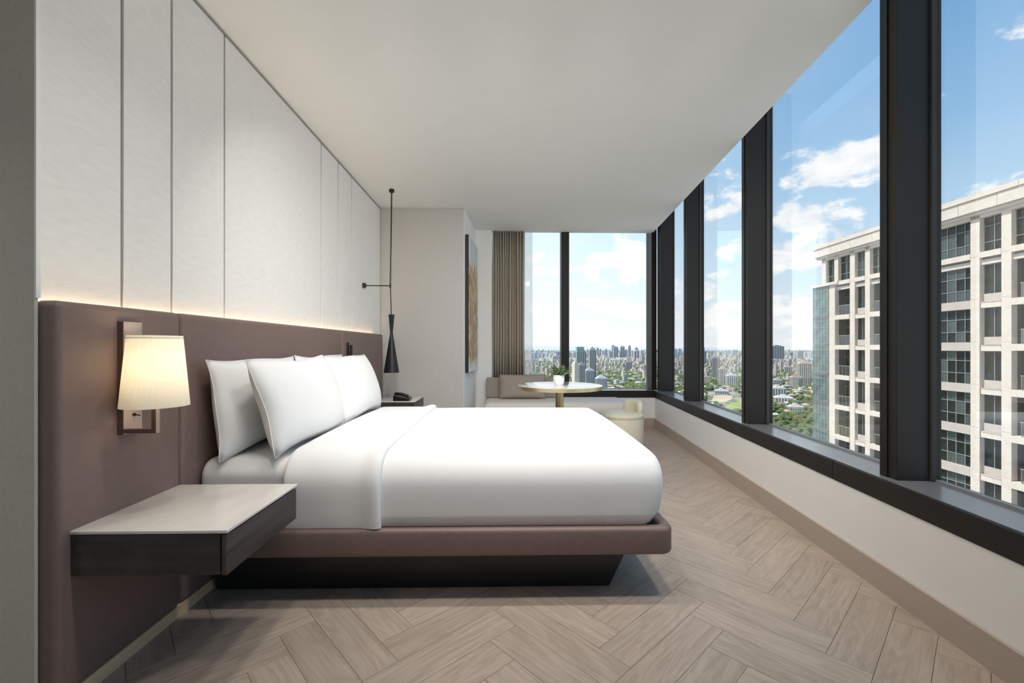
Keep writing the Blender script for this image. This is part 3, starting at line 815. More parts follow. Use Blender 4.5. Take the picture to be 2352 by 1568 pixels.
part('painted_canvas', G(AT).box(.079, .796, .0415, .046, .804, 2.416), 'abstract_paint', art)


# ------------------------------------------------------------------ added fill lamps, built like recessed spots out of view
emis('fill_glow', (1, .95, .88), 6.0)
def fill_light(x, y, watts, tilt, label):
    t = thing('fill_light', label, 'fill light', (x, y, CEIL), 'added ceiling fill lamps')
    part('trim_ring', G().lathe([(.125, CEIL-.001), (.125, CEIL-.006), (.108, CEIL-.008)][::-1], (x, y), 32), 'ceramic', t, smooth=True)
    part('gimbal_head', G().lathe([(.060, CEIL-.040), (.072, CEIL-.009)], (x, y), 24), 'ceramic', t, smooth=True)
    part('lens', G().lathe([(.104, CEIL-.0095), (.104, CEIL-.0085)], (x, y), 32), 'fill_glow', t)
    ld = bpy.data.lights.new('fill_lamp', 'AREA'); ld.shape = 'DISK'; ld.size = .19; ld.spread = math.radians(114); ld.energy = watts; ld.color = (1, .955, .895)
    lo = bpy.data.objects.new('fill_lamp', ld); COL.objects.link(lo); lo.parent = t; lo.location = (0, 0, -.055); lo.rotation_euler = (math.radians(tilt), 0, 0)
ORD = ['first', 'second', 'third', 'fourth', 'fifth', 'sixth', 'seventh', 'eighth', 'ninth', 'tenth']
for i, (x, y, p_, tl) in enumerate(FILL_LAMPS):
    fill_light(x, y, p_, tl, 'added ceiling fill lamp, %s from the headboard wall in the %s row' % (ORD[i % 4], 'bed side' if i < 4 else 'rear' if i < 8 else 'entry'))

# ------------------------------------------------------------------ the tower across the street
mat('stone', (.60, .54, .48), .8, var=.07, vscale=2.2, bump=.1, bscale=60)
mat('stone_warm', (.47, .42, .38), .8, var=.08, vscale=2.2)
mat('tower_glass', (.012, .018, .017), .06, var=.6, vscale=.8, spec=.45)
mat('tower_curtain', (.065, .088, .083), .12, var=.35, vscale=1.6, spec=.6, stretch=(3, 3, .3))
mat('tower_teal', (.10, .17, .17), .08, var=.45, vscale=.9, spec=.7)
mat('tower_bar', (.25, .25, .24), .5)
mat('tower_grey', (.13, .13, .13), .5)
glass_mat('rail_glass', (.72, .82, .80), .10, 1.0, .05)
RT = 38.0; TOPH = 12.4
def CB(p):
    x, y = c2w(RT+p[0], p[1]); return (x, y, EYE+TOPH-p[2])
def TG(): return G(CB)
def tbox(q0, q1, t0, t1, h0, h1): return TG().box(q0, q1, t0, t1, h0, h1)   # h = metres below the cornice top
HC = 110.0; GZ = EYE-HC
HB = TOPH+HC
tw = thing('apartment_tower', 'pale stone apartment tower with dark windows across the street', 'building', (*c2w(RT+8, 40), GZ))
cache = {}
def fixnorm(o):
    bm = bmesh.new(); bm.from_mesh(o.data); bmesh.ops.recalc_face_normals(bm, faces=bm.faces); bm.to_mesh(o.data); bm.free(); return o
def tpart(name, q0, q1, t0, t1, h0, h1, m, parent=None):
    """box part; alike sizes share one mesh"""
    key = (name, round(q1-q0, 3), round(t1-t0, 3), round(h1-h0, 3), m)
    c = CB(((q0+q1)/2, (t0+t1)/2, (h0+h1)/2))
    if key not in cache:
        g = tbox(q0, q1, t0, t1, h0, h1); me = g.mesh(name, m, False, c)
        bm = bmesh.new(); bm.from_mesh(me); bmesh.ops.recalc_face_normals(bm, faces=bm.faces); bm.to_mesh(me); bm.free(); cache[key] = me
    p = parent or tw; base = Vector((0, 0, 0)); q = p
    while q is not None: base += Vector(q.location); q = q.parent
    return link(name, cache[key], p, tuple(Vector(c)-base))
QD = 1.7
tpart('core', QD, 20, 22.4, 53.6, 1.2, HB, 'stone_warm')
cols_all = [(48.28, 48.97), (46.24, 46.88), (42.9, 43.6), (40.6, 41.3), (35.38, 36.09), (33.13, 33.81), (29.7, 30.4), (27.4, 28.1), (22.4, 23.0)]
for a, b in cols_all+[(51.25, 52.2)]: tpart('pilaster', 0, .46, a, b, 1.6 if a < 51 else 4.9, HB, 'stone'); tpart('partition', .46, QD, a, b, 1.6 if a < 51 else 4.9, HB, 'tower_grey')  # partitions coloured dark to stand in for shade inside the recesses
for a, b in ((52.70, 53.39), (50.73, 51.35)): tpart('pilaster', 0, .46, a, b, 1.6, 5.0, 'stone'); tpart('partition', .46, QD, a, b, 1.6, 5.0, 'tower_grey')
NF = 11
for k in range(NF):          # joints across the pilasters
    h = 5.0+3.48*k
    for a, b in cols_all: tpart('joint', -.006, .01, a-.005, b+.005, h, h+.03, 'stone_warm')
x0 = 22.0
while x0 < 54.0:             # cornice in stone blocks
    x1 = min(x0+2.93, 54.12)
    tpart('cornice_block', -.45, .4, x0+.012, x1-.012, .435, 1.40, 'stone'); x0 = x1
x0 = 20.6
while x0 < 54.0:
    x1 = min(x0+5.8, 54.16)
    tpart('coping', -.55, .6, x0+.012, x1-.012, 0, .415, 'stone'); x0 = x1
tpart('cornice_core', -.40, 19, 22, 54.05, .40, 1.45, 'stone_warm')
tpart('cornice_ledge', -.28, .4, 22, 53.95, 1.43, 1.66, 'stone')
tpart('frieze', .0, QD, 22.4, 53.35, 1.66, 1.93, 'stone')
def window(t0, t1, h0, h1, nt, hs, q=.40, m='tower_glass', cells=False, mk_=None):
    """one window: frame bars, panes as its pieces; hs = relative bar heights"""
    rows = [0]+list(hs)+[1]
    g = TG(); bw = .055
    for i in range(nt+1):
        t = t0+(t1-t0)*i/nt; g.box(q-.06, q+.02, t-bw/2, t+bw/2, h0, h1)
    for r_ in rows:
        h = h0+(h1-h0)*r_; g.box(q-.05, q+.02, t0, t1, h-bw/2, h+bw/2)
    c = CB((q, (t0+t1)/2, h1)); key = ('wf', round(t1-t0, 3), round(h1-h0, 3), nt, tuple(hs))
    if key not in cache:
        me = g.mesh('window', 'tower_bar', False, c)
        bm = bmesh.new(); bm.from_mesh(me); bmesh.ops.recalc_face_normals(bm, faces=bm.faces); bm.to_mesh(me); bm.free(); cache[key] = me
    wo_ = link('window', cache[key], tw, tuple(Vector(c)-Vector(tw.location)))
    if cells:
        for i in range(nt):
            for r_ in range(len(rows)-1):
                a, b = t0+(t1-t0)*i/nt, t0+(t1-t0)*(i+1)/nt
                tpart('pane', q-.005, q+.01, a, b, h0+(h1-h0)*rows[r_], h0+(h1-h0)*rows[r_+1], (mk_(i, r_) if mk_ else m), wo_)
    else:
        tpart('pane', q-.005, q+.01, t0, t1, h0, h1, m, wo_)
big = [(36.09, 40.6, 6), (23.0, 27.4, 6)]
small = [(46.88, 48.28), (41.3, 42.9), (33.81, 35.38), (28.1, 29.7)]
balc = [(48.97, 51.25), (43.6, 46.24), (30.4, 33.13)]
rv = random.Random(11)
# top floor
for (a, b, n) in big:
    window(a, b, 1.93, 4.70, n, (.26, .70), cells=(a > 30), mk_=lambda i, r: 'tower_curtain' if r > 0 and rv.random() < .75 else 'tower_glass')
for (a, b) in small+[(51.35, 52.70), (48.97, 50.73)]: window(a, b, 1.93, 4.70, 2, (.26, .72), m='tower_curtain' if rv.random() < .5 else 'tower_glass')
for (a, b) in balc[1:]: window(a, b, 1.93, 4.70, 4, (.26, .72), m='tower_glass')
for (a, b) in small+[x[:2] for x in big]+balc[1:]+[(48.97, 51.25)]:
    tpart('sill_band', -.04, .5, a, b, 4.70, 5.16, 'stone'); tpart('lintel', .18, .5, a, b, 5.34, 5.72, 'stone'); tpart('shadow_gap', .3, .5, a, b, 5.16, 5.34, 'tower_bar')
tpart('sill_band', -.22, QD, 50.6, 54.95, 4.70, 5.02, 'stone')
for k in range(NF):
    h0 = 5.75+3.48*k; h1 = h0+2.78
    for (a, b, n) in big:
        window(a, b, h0, h1, n, (.30, .68), cells=(a > 30 and k < 8), mk_=lambda i, r: 'tower_curtain' if rv.random() < .25 else 'tower_glass')
        tpart('spandrel', .06, .5, a, b, h1, h1+.70, 'stone_warm')
    for (a, b) in small:
        window(a, b, h0, h1-.42, 2, (), m='tower_glass')
        tpart('parapet', .16, .5, a, b-.22, h1-.42, h1+.18, 'stone_warm'); tpart('parapet_back', .34, .5, b-.22, b, h1-.42, h1+.18, 'stone_warm')
        tpart('sill_slab', -.05, .5, a, b-.1, h1+.20, h1+.26, 'stone_warm'); tpart('spandrel', -.02, .5, a, b-.1, h1+.26, h1+.70, 'stone')
    for (a, b) in balc:
        window(a, b, h0-.1, h1+.15, 4, (.3,), q=1.3, m='tower_glass')
        bl = tpart('balcony_slab', -.10, QD, a, b-.08, h1+.14, h1+.66, 'stone')
        tpart('rail_pane', .04, .06, a+.1, b-.6, h1-.92, h1+.10, 'rail_glass', bl)
        tpart('hand_rail', .02, .08, a+.05, b-.55, h1-.98, h1-.92, 'tower_bar', bl)
        for i in range(4): tpart('rail_post', .03, .07, a+.1+i*(b-a-.75)/3, a+.14+i*(b-a-.75)/3, h1-.92, h1+.14, 'tower_bar', bl)
    # glazed corner bay
    window(52.22, 54.82, h0-.45 if k else 5.05, h1-.05, 5, (.16, .40, .72), q=-.05, m='tower_teal')
    tpart('bay_spandrel', -.10, .3, 52.22, 54.82, h1-.02, h1+.24+.0, 'tower_grey')
tpart('bay_core', .0, QD+3, 52.24, 54.78, 5.0, HB, 'tower_grey')
hl = 5.75+3.48*NF
for (a, b) in [(x[0], x[1]) for x in big]+small+balc:
    for k in range(NF, 32):
        h0 = 5.75+3.48*k
        if k < 20: tpart('lower_spandrel', .06, .5, a, b, h0+2.78, h0+3.48, 'stone_warm')
    tpart('lower_glazing', .4, .5, a, b, hl-.3, HB, 'tower_glass')

# ------------------------------------------------------------------ the city far below
def city_mat(name, floors=3.4, cols=3.6, glass=(.10, .13, .16), amt=.75):
    m = bpy.data.materials.new(name); m.use_nodes = True
    t = NT(m.node_tree); b = t.n['Principled BSDF']; b.inputs['Roughness'].default_value = .7
    at = t.add('ShaderNodeAttribute'); at.attribute_name = 'paint'
    tcn = t.add('ShaderNodeTexCoord'); sp = t.add('ShaderNodeSeparateXYZ'); t.l.new(tcn.outputs['Object'], sp.inputs[0])
    ge = t.add('ShaderNodeNewGeometry'); sn = t.add('ShaderNodeSeparateXYZ'); t.l.new(ge.outputs['Normal'], sn.inputs[0])
    wall = t.math('LESS_THAN', t.math('ABSOLUTE', sn.outputs[2]), .3)
    fz = t.math('FRACT', t.math('DIVIDE', sp.outputs[2], floors)); row = t.math('MULTIPLY', t.math('GREATER_THAN', fz, .38), t.math('LESS_THAN', fz, .80))
    u = t.math('ADD', sp.outputs[0], t.math('MULTIPLY', sp.outputs[1], 1.0))
    fu = t.math('FRACT', t.math('DIVIDE', u, cols)); colm = t.math('GREATER_THAN', fu, .42)
    k = t.math('MULTIPLY', t.math('MULTIPLY', row, colm), t.math('MULTIPLY', wall, amt))
    t.put(b.inputs['Base Color'], t.mix(k, at.outputs['Color'], (*glass, 1)))
    MATS[name] = m
city_mat('city_facade'); city_mat('city_low', 3.2, 4.5, (.12, .13, .14), .6)
def paint(me, cols):             # one colour per face
    at = me.attributes.new('paint', 'FLOAT_COLOR', 'FACE')
    arr = np.ones((len(cols), 4), np.float32); arr[:, :3] = cols; at.data.foreach_set('color', arr.ravel())
def cmat(col, var=.05, rough=.75):
    key = 'c%.3f_%.3f_%.3f' % col
    if key not in MATS: mat(key, col, rough, var=var, vscale=.15)
    return key
ground = struct('ground', G().prism([c2w(-9000, 60), c2w(22000, 60), c2w(22000, 17000), c2w(-9000, 17000)][::1], GZ-2, GZ), 'stone', label='ground of the city plain', cat='ground')
def ground_mat():
    m = bpy.data.materials.new('city_ground'); m.use_nodes = True
    t = NT(m.node_tree); b = t.n['Principled BSDF']; b.inputs['Roughness'].default_value = .95
    tcn = t.add('ShaderNodeTexCoord')
    a = t.noise(tcn.outputs['Object'], .006, 4, .6).outputs[0]; f = t.noise(tcn.outputs['Object'], .05, 5, .65).outputs[0]
    c1_ = t.ramp(f, [(.35, (.05, .085, .03)), (.5, (.12, .14, .07)), (.62, (.30, .28, .24)), (.75, (.42, .40, .37))])
    c2_ = t.ramp(f, [(.35, (.10, .12, .07)), (.5, (.28, .27, .25)), (.7, (.46, .44, .42))])
    t.put(b.inputs['Base Color'], t.mix(t.sstep(a, .42, .58), c1_, c2_)); MATS['city_ground'] = m
ground_mat(); ground.data.materials[0] = MATS['city_ground']

def tower(x0, x1, yt, yb, col, label, top=None, rnd_=False, ratio=.8, strips=0, stripcol=(.12, .15, .17), cat='building', rot=None, name='city_tower', group=None, split=None, upper=None):
    d = HC*F/(yb-HY); wd = (x1-x0)/F*d; h = HC-(yt-HY)/F*d; xc = ((x0+x1)/2-HX)/F*d
    wx, wy = c2w(xc, d+wd*ratio/2)
    t = thing(name, label, cat, (wx, wy, GZ), group)
    az_ = math.atan2(xc, d); r_ = (rot if rot is not None else 0.25)-az_-YAW
    t.rotation_euler.z = r_
    # keep the apparent width when the block is turned
    eff = abs(cos(rot if rot is not None else .25))+ratio*abs(sin(rot if rot is not None else .25)); w2_ = wd/eff/2; dp = w2_*ratio
    def bpart(nm, g, m_):
        return link(nm, g.mesh(nm, m_, False), t)
    if rnd_:
        g = G().lathe([(w2_, 0), (w2_, h)], (0, 0), 20); o = bpart('walls', g, 'city_facade')
    else:
        o = bpart('walls', G().box(-w2_, w2_, -dp, dp, 0, h), 'city_facade')
    paint(o.data, [col]*len(o.data.polygons))
    bpart('roof_slab', G().box(-w2_*.7, w2_*.7, -dp*.7, dp*.7, h-.5, h+.04*h+1.5) if not rnd_ else G().lathe([(w2_*.8, h), (w2_*.8, h+3)], (0, 0), 16), cmat(tuple(min(1, c*.8) for c in (top or col))))
    bpart('roof_house', G().box(-w2_*.3, w2_*.25, -dp*.3, dp*.3, h+.04*h+1.4, h+.06*h+4), cmat(tuple(min(1, c*.9) for c in (top or col))))
    for i in range(strips):
        u = -w2_+2*w2_*(i+.5)/strips; sw_ = w2_/strips*.42
        bpart('window_strip', G().box(u-sw_, u+sw_, -dp-.25, -dp+.2, 3, h-2), cmat(stripcol, .2, .3))
        v = -dp+2*dp*(i+.5)/strips; sv = dp/strips*.42
        bpart('window_strip', G().box(-w2_-.25, -w2_+.2, v-sv, v+sv, 3, h-2), cmat(stripcol, .2, .3))
    if upper:
        uf, uy, uc = upper; uh = HC-(uy-HY)/F*d; o = bpart('upper_walls', G().box(-w2_*uf, w2_*uf, -dp*uf, dp*uf, h, uh), 'city_facade'); paint(o.data, [uc]*len(o.data.polygons))
    if split:
        bpart('crown', G().box(-w2_*1.01, w2_*.5, -dp*1.01, dp*.6, h, h+split), cmat((.22, .36, .38), .1, .25))
    return t
CR = (.70, .64, .54); BG = (.50, .52, .54); WH = (.74, .73, .71); PK = (.66, .50, .45); TN = (.60, .50, .40); GB = (.40, .46, .52); DG = (.26, .30, .34)
T_ = [
 (1323, 1348, 806, 874, (.42, .47, .48), 'grey green twin-slab tower left of the paired high-rises', dict(strips=5, split=14, top=(.3, .42, .44))),
 (1353, 1371, 803, 872, (.48, .49, .45), 'olive grey tower with vertical dark strips, right of the paired high-rises', dict(strips=3, ratio=.9)),
 (1315, 1331, 834, 902, CR, 'slim cream tower with brown side nearest the table plant', dict(strips=0, ratio=1.3, rot=.5)),
 (1329, 1345, 837, 890, (.44, .43, .44), 'grey mid-rise block behind the slim cream tower', dict(strips=4)),
 (1344, 1367, 850, 888, (.62, .65, .70), 'low white blue office block before the paired high-rises', dict(strips=6)),
 (1369, 1397, 868, 916, (.70, .71, .74), 'white gridded apartment block beyond the table edge', dict(strips=7)),
 (1374, 1381, 857, 896, (.10, .22, .17), 'narrow building wrapped in dark green netting beside white block', dict(strips=0)),
 (1439, 1453, 831, 850, (.34, .38, .44), 'tan topped tower with blue grey base in the middle of the plain', dict(strips=3, rot=.1, upper=(.8, 819, TN))),
 (1474, 1481, 813, 835, (.42, .38, .38), 'slim brownish grey tower near the window corner', dict()),
 (1483, 1492, 816, 838, (.58, .57, .56), 'pale slab beside the slim brownish tower', dict()),
 (1271, 1288, 808, 822, (.56, .60, .64), 'wide pale blue block left of the mullion', dict(strips=4, ratio=.5)),
 (1268, 1291, 818, 832, (.50, .54, .58), 'long grey hall roof left of the mullion', dict(ratio=.5)),
 (1226, 1235, 811, 826, (.44, .50, .55), 'blue grey block beside the sheer curtain', dict()),
 (1534, 1547, 806, 838, (.30, .31, .33), 'dark stepped tower just right of the window corner', dict(strips=3, upper=(.55, 799, (.22, .24, .27)))),
 (1550, 1556, 803, 828, (.42, .52, .56), 'teal glass tower in the far cluster', dict()),
 (1558, 1567, 802, 828, (.46, .55, .58), 'pale teal glass tower in the far cluster', dict()),
 (1562, 1569, 818, 836, CR, 'cream block before the far teal cluster', dict()),
 (1612, 1624, 807, 838, (.36, .38, .41), 'dark grey stepped tower with spire at the edge of the third window', dict(strips=3, upper=(.4, 798, (.28, .31, .35)))),
 (1639, 1656, 821, 872, (.58, .54, .49), 'beige round tower in the third window', dict(strips=5, rot=.15)),
 (1655, 1672, 846, 888, (.66, .62, .54), 'cream tower with pointed top before the beige round tower', dict(strips=4)),
 (1672, 1697, 862, 890, (.70, .70, .70), 'white apartment block right of the cream pointed tower', dict(strips=5)),
 (1617, 1634, 866, 884, (.58, .52, .44), 'low beige block left of the beige round tower', dict()),
 (1683, 1693, 804, 822, (.48, .54, .58), 'pale grey tower far off in the third window', dict()),
 (1690, 1696, 815, 835, TN, 'small tan tower in the third window', dict()),
 (1776, 1805, 795, 827, (.30, .35, .41), 'wide blue grey slab tower standing on the horizon', dict(strips=5, rot=.3, ratio=.7)),
 (1816, 1824, 810, 826, (.36, .40, .44), 'small grey tower right of the wide slab tower', dict(strips=2)),
 (1835, 1847, 806, 828, (.46, .49, .52), 'stepped grey tower far right of the wide slab tower', dict(strips=3)),
 (1839, 1869, 834, 888, PK, 'pink apartment tower beside the stone tower', dict(strips=6, rot=.35)),
 (1821, 1847, 865, 892, (.70, .62, .52), 'cream mid-rise with red roof before the pink tower', dict(strips=6, top=(.5, .25, .2), rot=.4)),
 (1777, 1811, 891, 918, WH, 'white terraced apartment block among trees in the fourth window', dict(strips=5, rot=.35)),
 (1767, 1786, 887, 904, (.68, .67, .66), 'white house with awnings at the edge of the fourth window', dict(strips=3)),
 (1788, 1829, 913, 926, WH, 'long low white villa among trees in the fourth window', dict(strips=6, rot=.2)),
 (1818, 1852, 934, 948, (.68, .64, .60), 'low white villa with arcade beside the stone tower', dict(strips=6, rot=.3)),
 (1647, 1678, 897, 906, (.60, .63, .68), 'long pale school building above the earth field', dict(strips=6, rot=.15)),
 (1780, 1800, 872, 886, (.62, .62, .60), 'white low block in the fourth window', dict(strips=4)),
 (1805, 1822, 842, 856, (.56, .55, .54), 'grey white low slab left of the pink tower', dict(strips=4)),
 (1545, 1560, 846, 858, (.62, .60, .57), 'pale low slab in the second window', dict(strips=4)),
]
for (a, b, c, d_, col, lab, kw) in T_: tower(a, b, c, d_, col, lab, **kw)
SK = [(1405, 1413, 794, 822), (1409, 1421, 797, 823), (1399, 1406, 808, 822), (1425, 1436, 796, 823), (1436, 1442, 804, 823), (1443, 1450, 795, 822), (1459, 1466, 799, 824), (1456, 1470, 806, 825),
      (1487, 1492, 802, 823), (1493, 1497, 800, 824), (1370, 1376, 800, 820), (1377, 1382, 803, 820), (1382, 1390, 806, 822), (1389, 1396, 803, 820), (1255, 1262, 811, 820), (1237, 1242, 812, 824),
      (1245, 1251, 812, 821), (1308, 1314, 810, 821), (1316, 1322, 811, 822), (1416, 1420, 802, 820), (1451, 1456, 806, 821), (1472, 1477, 806, 821), (1627, 1634, 808, 820), (1704, 1708, 806, 822), (1768, 1772, 803, 823),
      (1850, 1856, 811, 822), (1826, 1832, 812, 822), (1808, 1813, 812, 823), (1340, 1344, 806, 821), (1348, 1352, 803, 821)]
rs = random.Random(5)
TENS = ['', 'ten', 'twenty', 'thirty']
def ordinal(n):
    if n < 10: return ORD[n]
    if n < 20: return ['eleventh', 'twelfth', 'thirteenth', 'fourteenth', 'fifteenth', 'sixteenth', 'seventeenth', 'eighteenth', 'nineteenth', 'twentieth'][n-10]
    return 'thirtieth' if n == 29 else 'twenty-'+ORD[n-20]
SK.sort(key=lambda p: p[0]+p[1])
for si, (a, b, c, d_) in enumerate(SK):
    q = rs.uniform(.8, 1.1); col = tuple(min(1, k*q) for k in rs.choice([(.44, .50, .56), (.50, .52, .54), (.40, .45, .50), (.56, .54, .52)]))  # pale greys put distance haze into the wall colour
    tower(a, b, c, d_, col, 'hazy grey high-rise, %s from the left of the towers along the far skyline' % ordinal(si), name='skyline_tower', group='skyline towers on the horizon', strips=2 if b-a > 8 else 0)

# earth field and lawn near the trees
def at_ground(x, y, dz=0.0):
    d = HC*F/(y-HY); q = c2w((x-HX)/F*d, d); return (q[0], q[1], GZ+dz)
mat('bare_earth', (.46, .38, .28), .95, var=.15, vscale=.03); mat('lawn', (.24, .28, .08), .95, var=.2, vscale=.03)
def field(nm, pts, m_, lab):
    g = G(); P_ = [at_ground(*p)[:2] for p in pts]
    if area(P_) < 0: P_ = P_[::-1]
    single(nm, g.prism(P_, GZ-.5, GZ+.35), m_, lab, 'field')
field('bare_field', [(1634, 922), (1640, 909), (1660, 907), (1681, 909), (1683, 916), (1668, 922), (1650, 925)], 'bare_earth', 'bare sandy field among trees in the third window')
field('lawn', [(1664, 936), (1676, 926), (1704, 920), (1712, 930), (1704, 944), (1680, 946)], 'lawn', 'yellow green lawn below the sandy field')
field_px = [(1634, 1684, 905, 926), (1662, 1712, 918, 947)]

# low houses and trees: the largest in view one by one, the rest as one object each
rh = random.Random(21)
near_h = []; far_h = []; near_t = []; far_t = []
def visible_px(px, py):
    win = ((1225, 1290), (1308, 1497), (1533, 1573), (1613, 1705), (1768, 1872))
    return any(a-6 <= px <= b+6 for a, b in win) and py < 1010
towers_fp = []
for (a, b, c, d_, *_) in T_+SK:
    d = HC*F/(d_-HY); towers_fp.append((((a+b)/2-HX)/F*d, d+(b-a)/F*d*.4, (b-a)/F*d*.75+7))
step = 15.5
yy = 430.0
while yy < 3300:
    x_lo, x_hi = -.15*yy, 1.2*yy
    nx = int((x_hi-x_lo)/step)
    for i in range(nx):
        xc = x_lo+i*step+rh.uniform(-2.5, 2.5); yc = yy+rh.uniform(-2.5, 2.5)
        if any(abs(xc-a) < r and abs(yc-b) < r+6 for a, b, r in towers_fp): continue
        px = HX+xc/yc*F; py = HY+HC/yc*F
        if any(a-14 < px < b+14 and c-5 < py < d+5 for a, b, c, d in field_px): continue
        nz = .5+.5*sin(xc*.011+1.3*sin(yc*.007))*cos(yc*.009+.8*sin(xc*.013))
        green = .42+.42*nz+max(0, (1000-yc)/520)*.5
        if yc > 1800: green -= .22
        r = rh.random()
        if r < green:
            (near_t if visible_px(px, py) and yc < 1500 else far_t).append((xc, yc, rh.uniform(4.0, 6.0)))
        elif r < green+.62:
            (near_h if visible_px(px, py) and yc < 1700 else far_h).append((xc, yc))
    yy += step
near_t.sort(key=lambda p: p[1]/p[2]); near_h.sort(key=lambda p: p[1])
far_t += near_t[300:]; near_t = near_t[:300]
far_h += near_h[260:]; near_h = near_h[:260]
mat('tree_green', (.065, .105, .028), .8, var=.55, vscale=.35); mat('tree_olive', (.10, .115, .035), .8, var=.5, vscale=.35); mat('trunk', (.09, .065, .045), .9)
def crown_mesh(seed, m_, sub=3):
    bm = bmesh.new(); bmesh.ops.create_icosphere(bm, subdivisions=sub, radius=1.0); rr = random.Random(seed)
    lob = [(Vector((rr.uniform(-1, 1), rr.uniform(-1, 1), rr.uniform(-.4, 1))).normalized(), rr.uniform(.12, .30), rr.uniform(3, 8)) for _ in range(14)]
    for v in bm.verts:
        n = v.co.normalized(); k = .82+sum(a*math.exp(-w_*(1-n.dot(d))*2) for d, a, w_ in lob)
        k += .05*sin(9*n.x+seed)*sin(8*n.y)*sin(7*n.z+seed)
        v.co = Vector((n.x*k, n.y*k, n.z*k*.78))
    me = bpy.data.meshes.new('crown'); bm.to_mesh(me); bm.free(); me.materials.append(MATS[m_])
    return me
def pane_of(xc, yc):
    px = HX+xc/yc*F
    for lim, nm in ((1299, 'left pane of back window'), (1515, 'wide pane of back window'), (1593, 'pane next to the room corner'), (1737, 'middle pane of window wall'), (9999, 'pane showing the stone tower')):
        if px < lim: return nm
def range_of(yc): return 'nearest' if yc < 800 else 'near' if yc < 1100 else 'farther'
crowns = [crown_mesh(i, 'tree_green' if i % 3 else 'tree_olive') for i in range(6)]
trunk_me = G().lathe([(.09, 0), (.06, 1.0)], (0, 0), 6).mesh('trunk', 'trunk')
for i, (xc, yc, r) in enumerate(near_t):
    wx, wy = c2w(xc, yc); k = i % 6
    t = thing('tree', '%s tree in %s city belt, %s' % ('dark green' if k % 3 else 'olive green', range_of(yc), pane_of(xc, yc)), 'tree', (wx, wy, GZ), 'city trees seen through the windows')
    o = link('crown', crowns[k], t, (0, 0, r*1.15)); o.scale = (r*1.15, r*1.15, r*1.1); o.rotation_euler.z = rh.uniform(0, 6)
    o = link('trunk', trunk_me, t); o.scale = (r*.9, r*.9, r*.8)
ROOF = [((.34, .16, .11), 'red brown'), ((.36, .345, .33), 'grey'), ((.56, .545, .52), 'white'), ((.28, .32, .36), 'blue grey'), ((.40, .28, .20), 'tan')]
WALL = [(.56, .545, .515), (.50, .45, .39), (.45, .45, .455), (.52, .45, .40)]
house_cache = {}
def house_mesh(w_, d_, h_, rc):
    key = (w_, d_, h_, rc)
    if key not in house_cache:
        rise = min(w_, d_)*.28
        g = G().box(-w_/2, w_/2, -d_/2, d_/2, 0, h_); me = g.mesh('walls', 'city_low')
        paint(me, [WALL[rc % 4]]*len(me.polygons))
        o_ = .5; g = G()
        g.add([(-w_/2-o_, -d_/2-o_, h_), (w_/2+o_, -d_/2-o_, h_), (w_/2+o_, d_/2+o_, h_), (-w_/2-o_, d_/2+o_, h_), (-w_/2*.5, 0, h_+rise), (w_/2*.5, 0, h_+rise)],
              [(3, 2, 1, 0), (0, 1, 5, 4), (1, 2, 5), (2, 3, 4, 5), (3, 0, 4)])
        house_cache[key] = (me, g.mesh('roof', cmat(ROOF[rc][0], .12)))
    return house_cache[key]
for i, (xc, yc) in enumerate(near_h):
    wx, wy = c2w(xc, yc); rc = rh.choice([0, 1, 1, 2, 2, 3, 4])
    t = thing('city_house', '%s roofed low house in %s city belt, %s' % (ROOF[rc][1], range_of(yc), pane_of(xc, yc)), 'house', (wx, wy, GZ), 'low houses in the city below')
    wm, rm = house_mesh(rh.choice([9, 11.5]), rh.choice([8, 10]), rh.choice([5.5, 8]), rc)
    link('walls', wm, t); link('roof', rm, t); t.rotation_euler.z = rh.choice([.3, .3+pi/2])+rh.uniform(-.2, .2)

def box_stuff(nm, items, lab, cat, m_):
    n = len(items); V = np.zeros((n, 8, 3), np.float32); C = np.zeros((n, 5, 3), np.float32)
    for i, (xc, yc, w_, d_, h_, rot, wc, rc) in enumerate(items):
        wx, wy = c2w(xc, yc); c_, s_ = cos(rot), sin(rot)
        for k, (a, b) in enumerate(((-1, -1), (1, -1), (1, 1), (-1, 1))):
            x = a*w_/2*c_-b*d_/2*s_+wx; y = a*w_/2*s_+b*d_/2*c_+wy
            V[i, k] = (x, y, GZ); V[i, k+4] = (x, y, GZ+h_)
        C[i, :4] = wc; C[i, 4] = rc
    base = (np.arange(n)*8)[:, None, None]; f = np.array([(0, 1, 5, 4), (1, 2, 6, 5), (2, 3, 7, 6), (3, 0, 4, 7), (4, 5, 6, 7)])[None]+base
    me = bpy.data.meshes.new(nm); me.from_pydata(V.reshape(-1, 3).tolist(), [], f.reshape(-1, 4).tolist()); me.materials.append(MATS[m_])
    paint(me, C.reshape(-1, 3)); o = link(nm, me); o['label'] = lab; o['category'] = cat; o['kind'] = 'stuff'
    return o
items = []
for (xc, yc) in far_h:
    rc = rh.choice([0, 1, 1, 2, 2, 2, 3, 4]); wc = rh.choice(WALL); q = rh.uniform(.8, 1.15)
    hh = rh.choice([4, 5.5, 7, 8, 10]) if rh.random() < .93 else rh.uniform(15, 32)
    items.append((xc, yc, rh.uniform(8, 15), rh.uniform(8, 13), hh, rh.choice([.3, .3+pi/2])+rh.uniform(-.3, .3), [k*q for k in wc], [min(1, k*q) for k in ROOF[rc][0]]))
box_stuff('low_rise_spread', items, 'dense carpet of low houses across the plain', 'houses', 'city_low')
items = []
yy = 3300.0
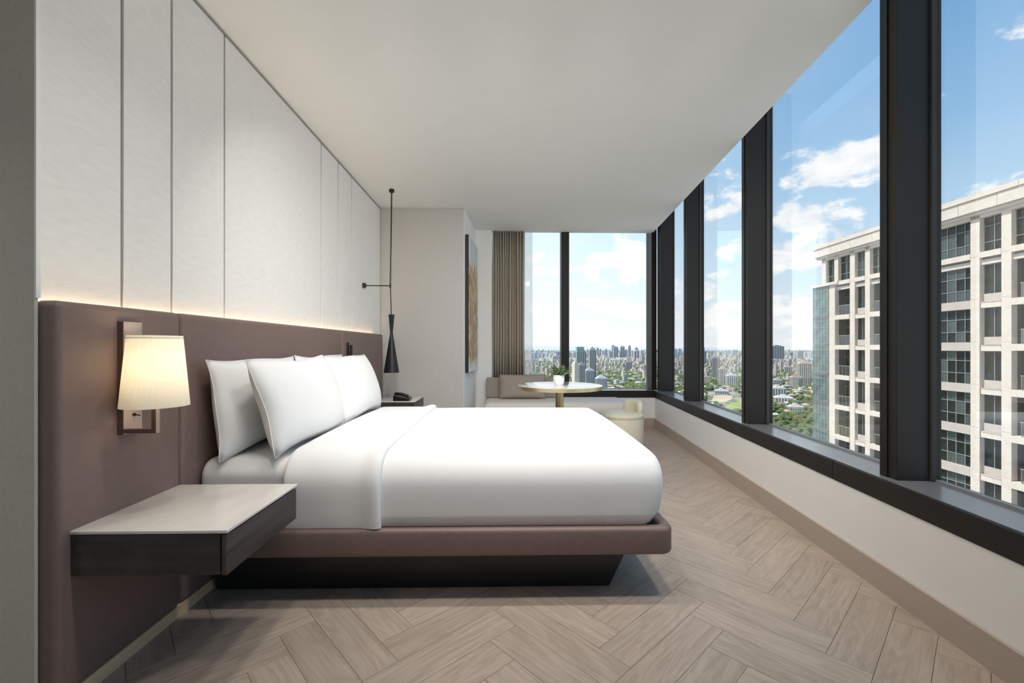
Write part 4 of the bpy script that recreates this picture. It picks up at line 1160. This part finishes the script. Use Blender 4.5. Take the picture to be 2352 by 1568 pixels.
while yy < 11500:
    stp = 34+yy*.0042
    for i in range(int(1.35*yy/stp)):
        xc = -.15*yy+i*stp+rh.uniform(-9, 9)
        if rh.random() < .25: continue
        if any(abs(xc-a) < r+14 and abs(yy-b) < r+24 for a, b, r in towers_fp): continue
        q = rh.uniform(.75, 1.15); wc = [k*q for k in rh.choice([(.62, .62, .62), (.56, .57, .58), (.66, .63, .58), (.50, .54, .57)])]
        hh = rh.uniform(6, 16) if rh.random() < .95 else rh.uniform(22, 62)
        items.append((xc, yy+rh.uniform(-15, 15), rh.uniform(16, 34), rh.uniform(16, 34), hh, rh.uniform(0, 1.5), wc, [min(1, k*1.05) for k in wc]))
    yy += stp
box_stuff('distant_rooftops', items, 'pale rooftops running out to the horizon', 'houses', 'city_facade')
def tree_stuff(items):
    VV = []; FF = []; o0 = 0
    for sub, its in ((2, [p for p in items if p[1] < 1250]), (1, [p for p in items if p[1] >= 1250])):
        bm = bmesh.new(); bmesh.ops.create_icosphere(bm, subdivisions=sub, radius=1.0); bv = np.array([v.co[:] for v in bm.verts], np.float32); bf = np.array([[v.index for v in f.verts] for f in bm.faces]); bm.free()
        n = len(its); V = np.zeros((n, len(bv), 3), np.float32)
        for i, (xc, yc, r) in enumerate(its):
            wx, wy = c2w(xc, yc); jit = 1+np.random.uniform(-.2, .2, (len(bv), 1))
            V[i] = bv*jit*np.array([r*1.15, r*1.15, r*.85])+np.array([wx, wy, GZ+r*1.05])
        FF += (bf[None]+(np.arange(n)*len(bv))[:, None, None]+o0).reshape(-1, 3).tolist(); VV += V.reshape(-1, 3).tolist(); o0 += n*len(bv)
    me = bpy.data.meshes.new('distant_trees'); me.from_pydata(VV, [], FF); me.materials.append(MATS['tree_green'])
    o = link('distant_trees', me); o['label'] = 'scattered green trees between the distant houses'; o['category'] = 'trees'; o['kind'] = 'stuff'
tree_stuff(far_t)
# faint ridge on the horizon
g = G(); vs = []; fs = []; n = 120
for i in range(n+1):
    u = -.4+2.0*i/n; d = 14500; h_ = 70+55*sin(u*5+1)+25*sin(u*17)+12*sin(u*41)
    for (dd, hz) in ((0, -2), (500, max(10, h_)), (1200, -2)):
        q = c2w(u*d, d+dd); vs.append((q[0], q[1], GZ+hz))
for i in range(n):
    for k in range(2): fs.append((i*3+k, (i+1)*3+k, (i+1)*3+k+1, i*3+k+1))
g.add(vs, fs); mat('ridge', (.34, .40, .46), .95)
struct('hills', g, 'ridge', label='low blue ridge on the horizon', cat='hills')
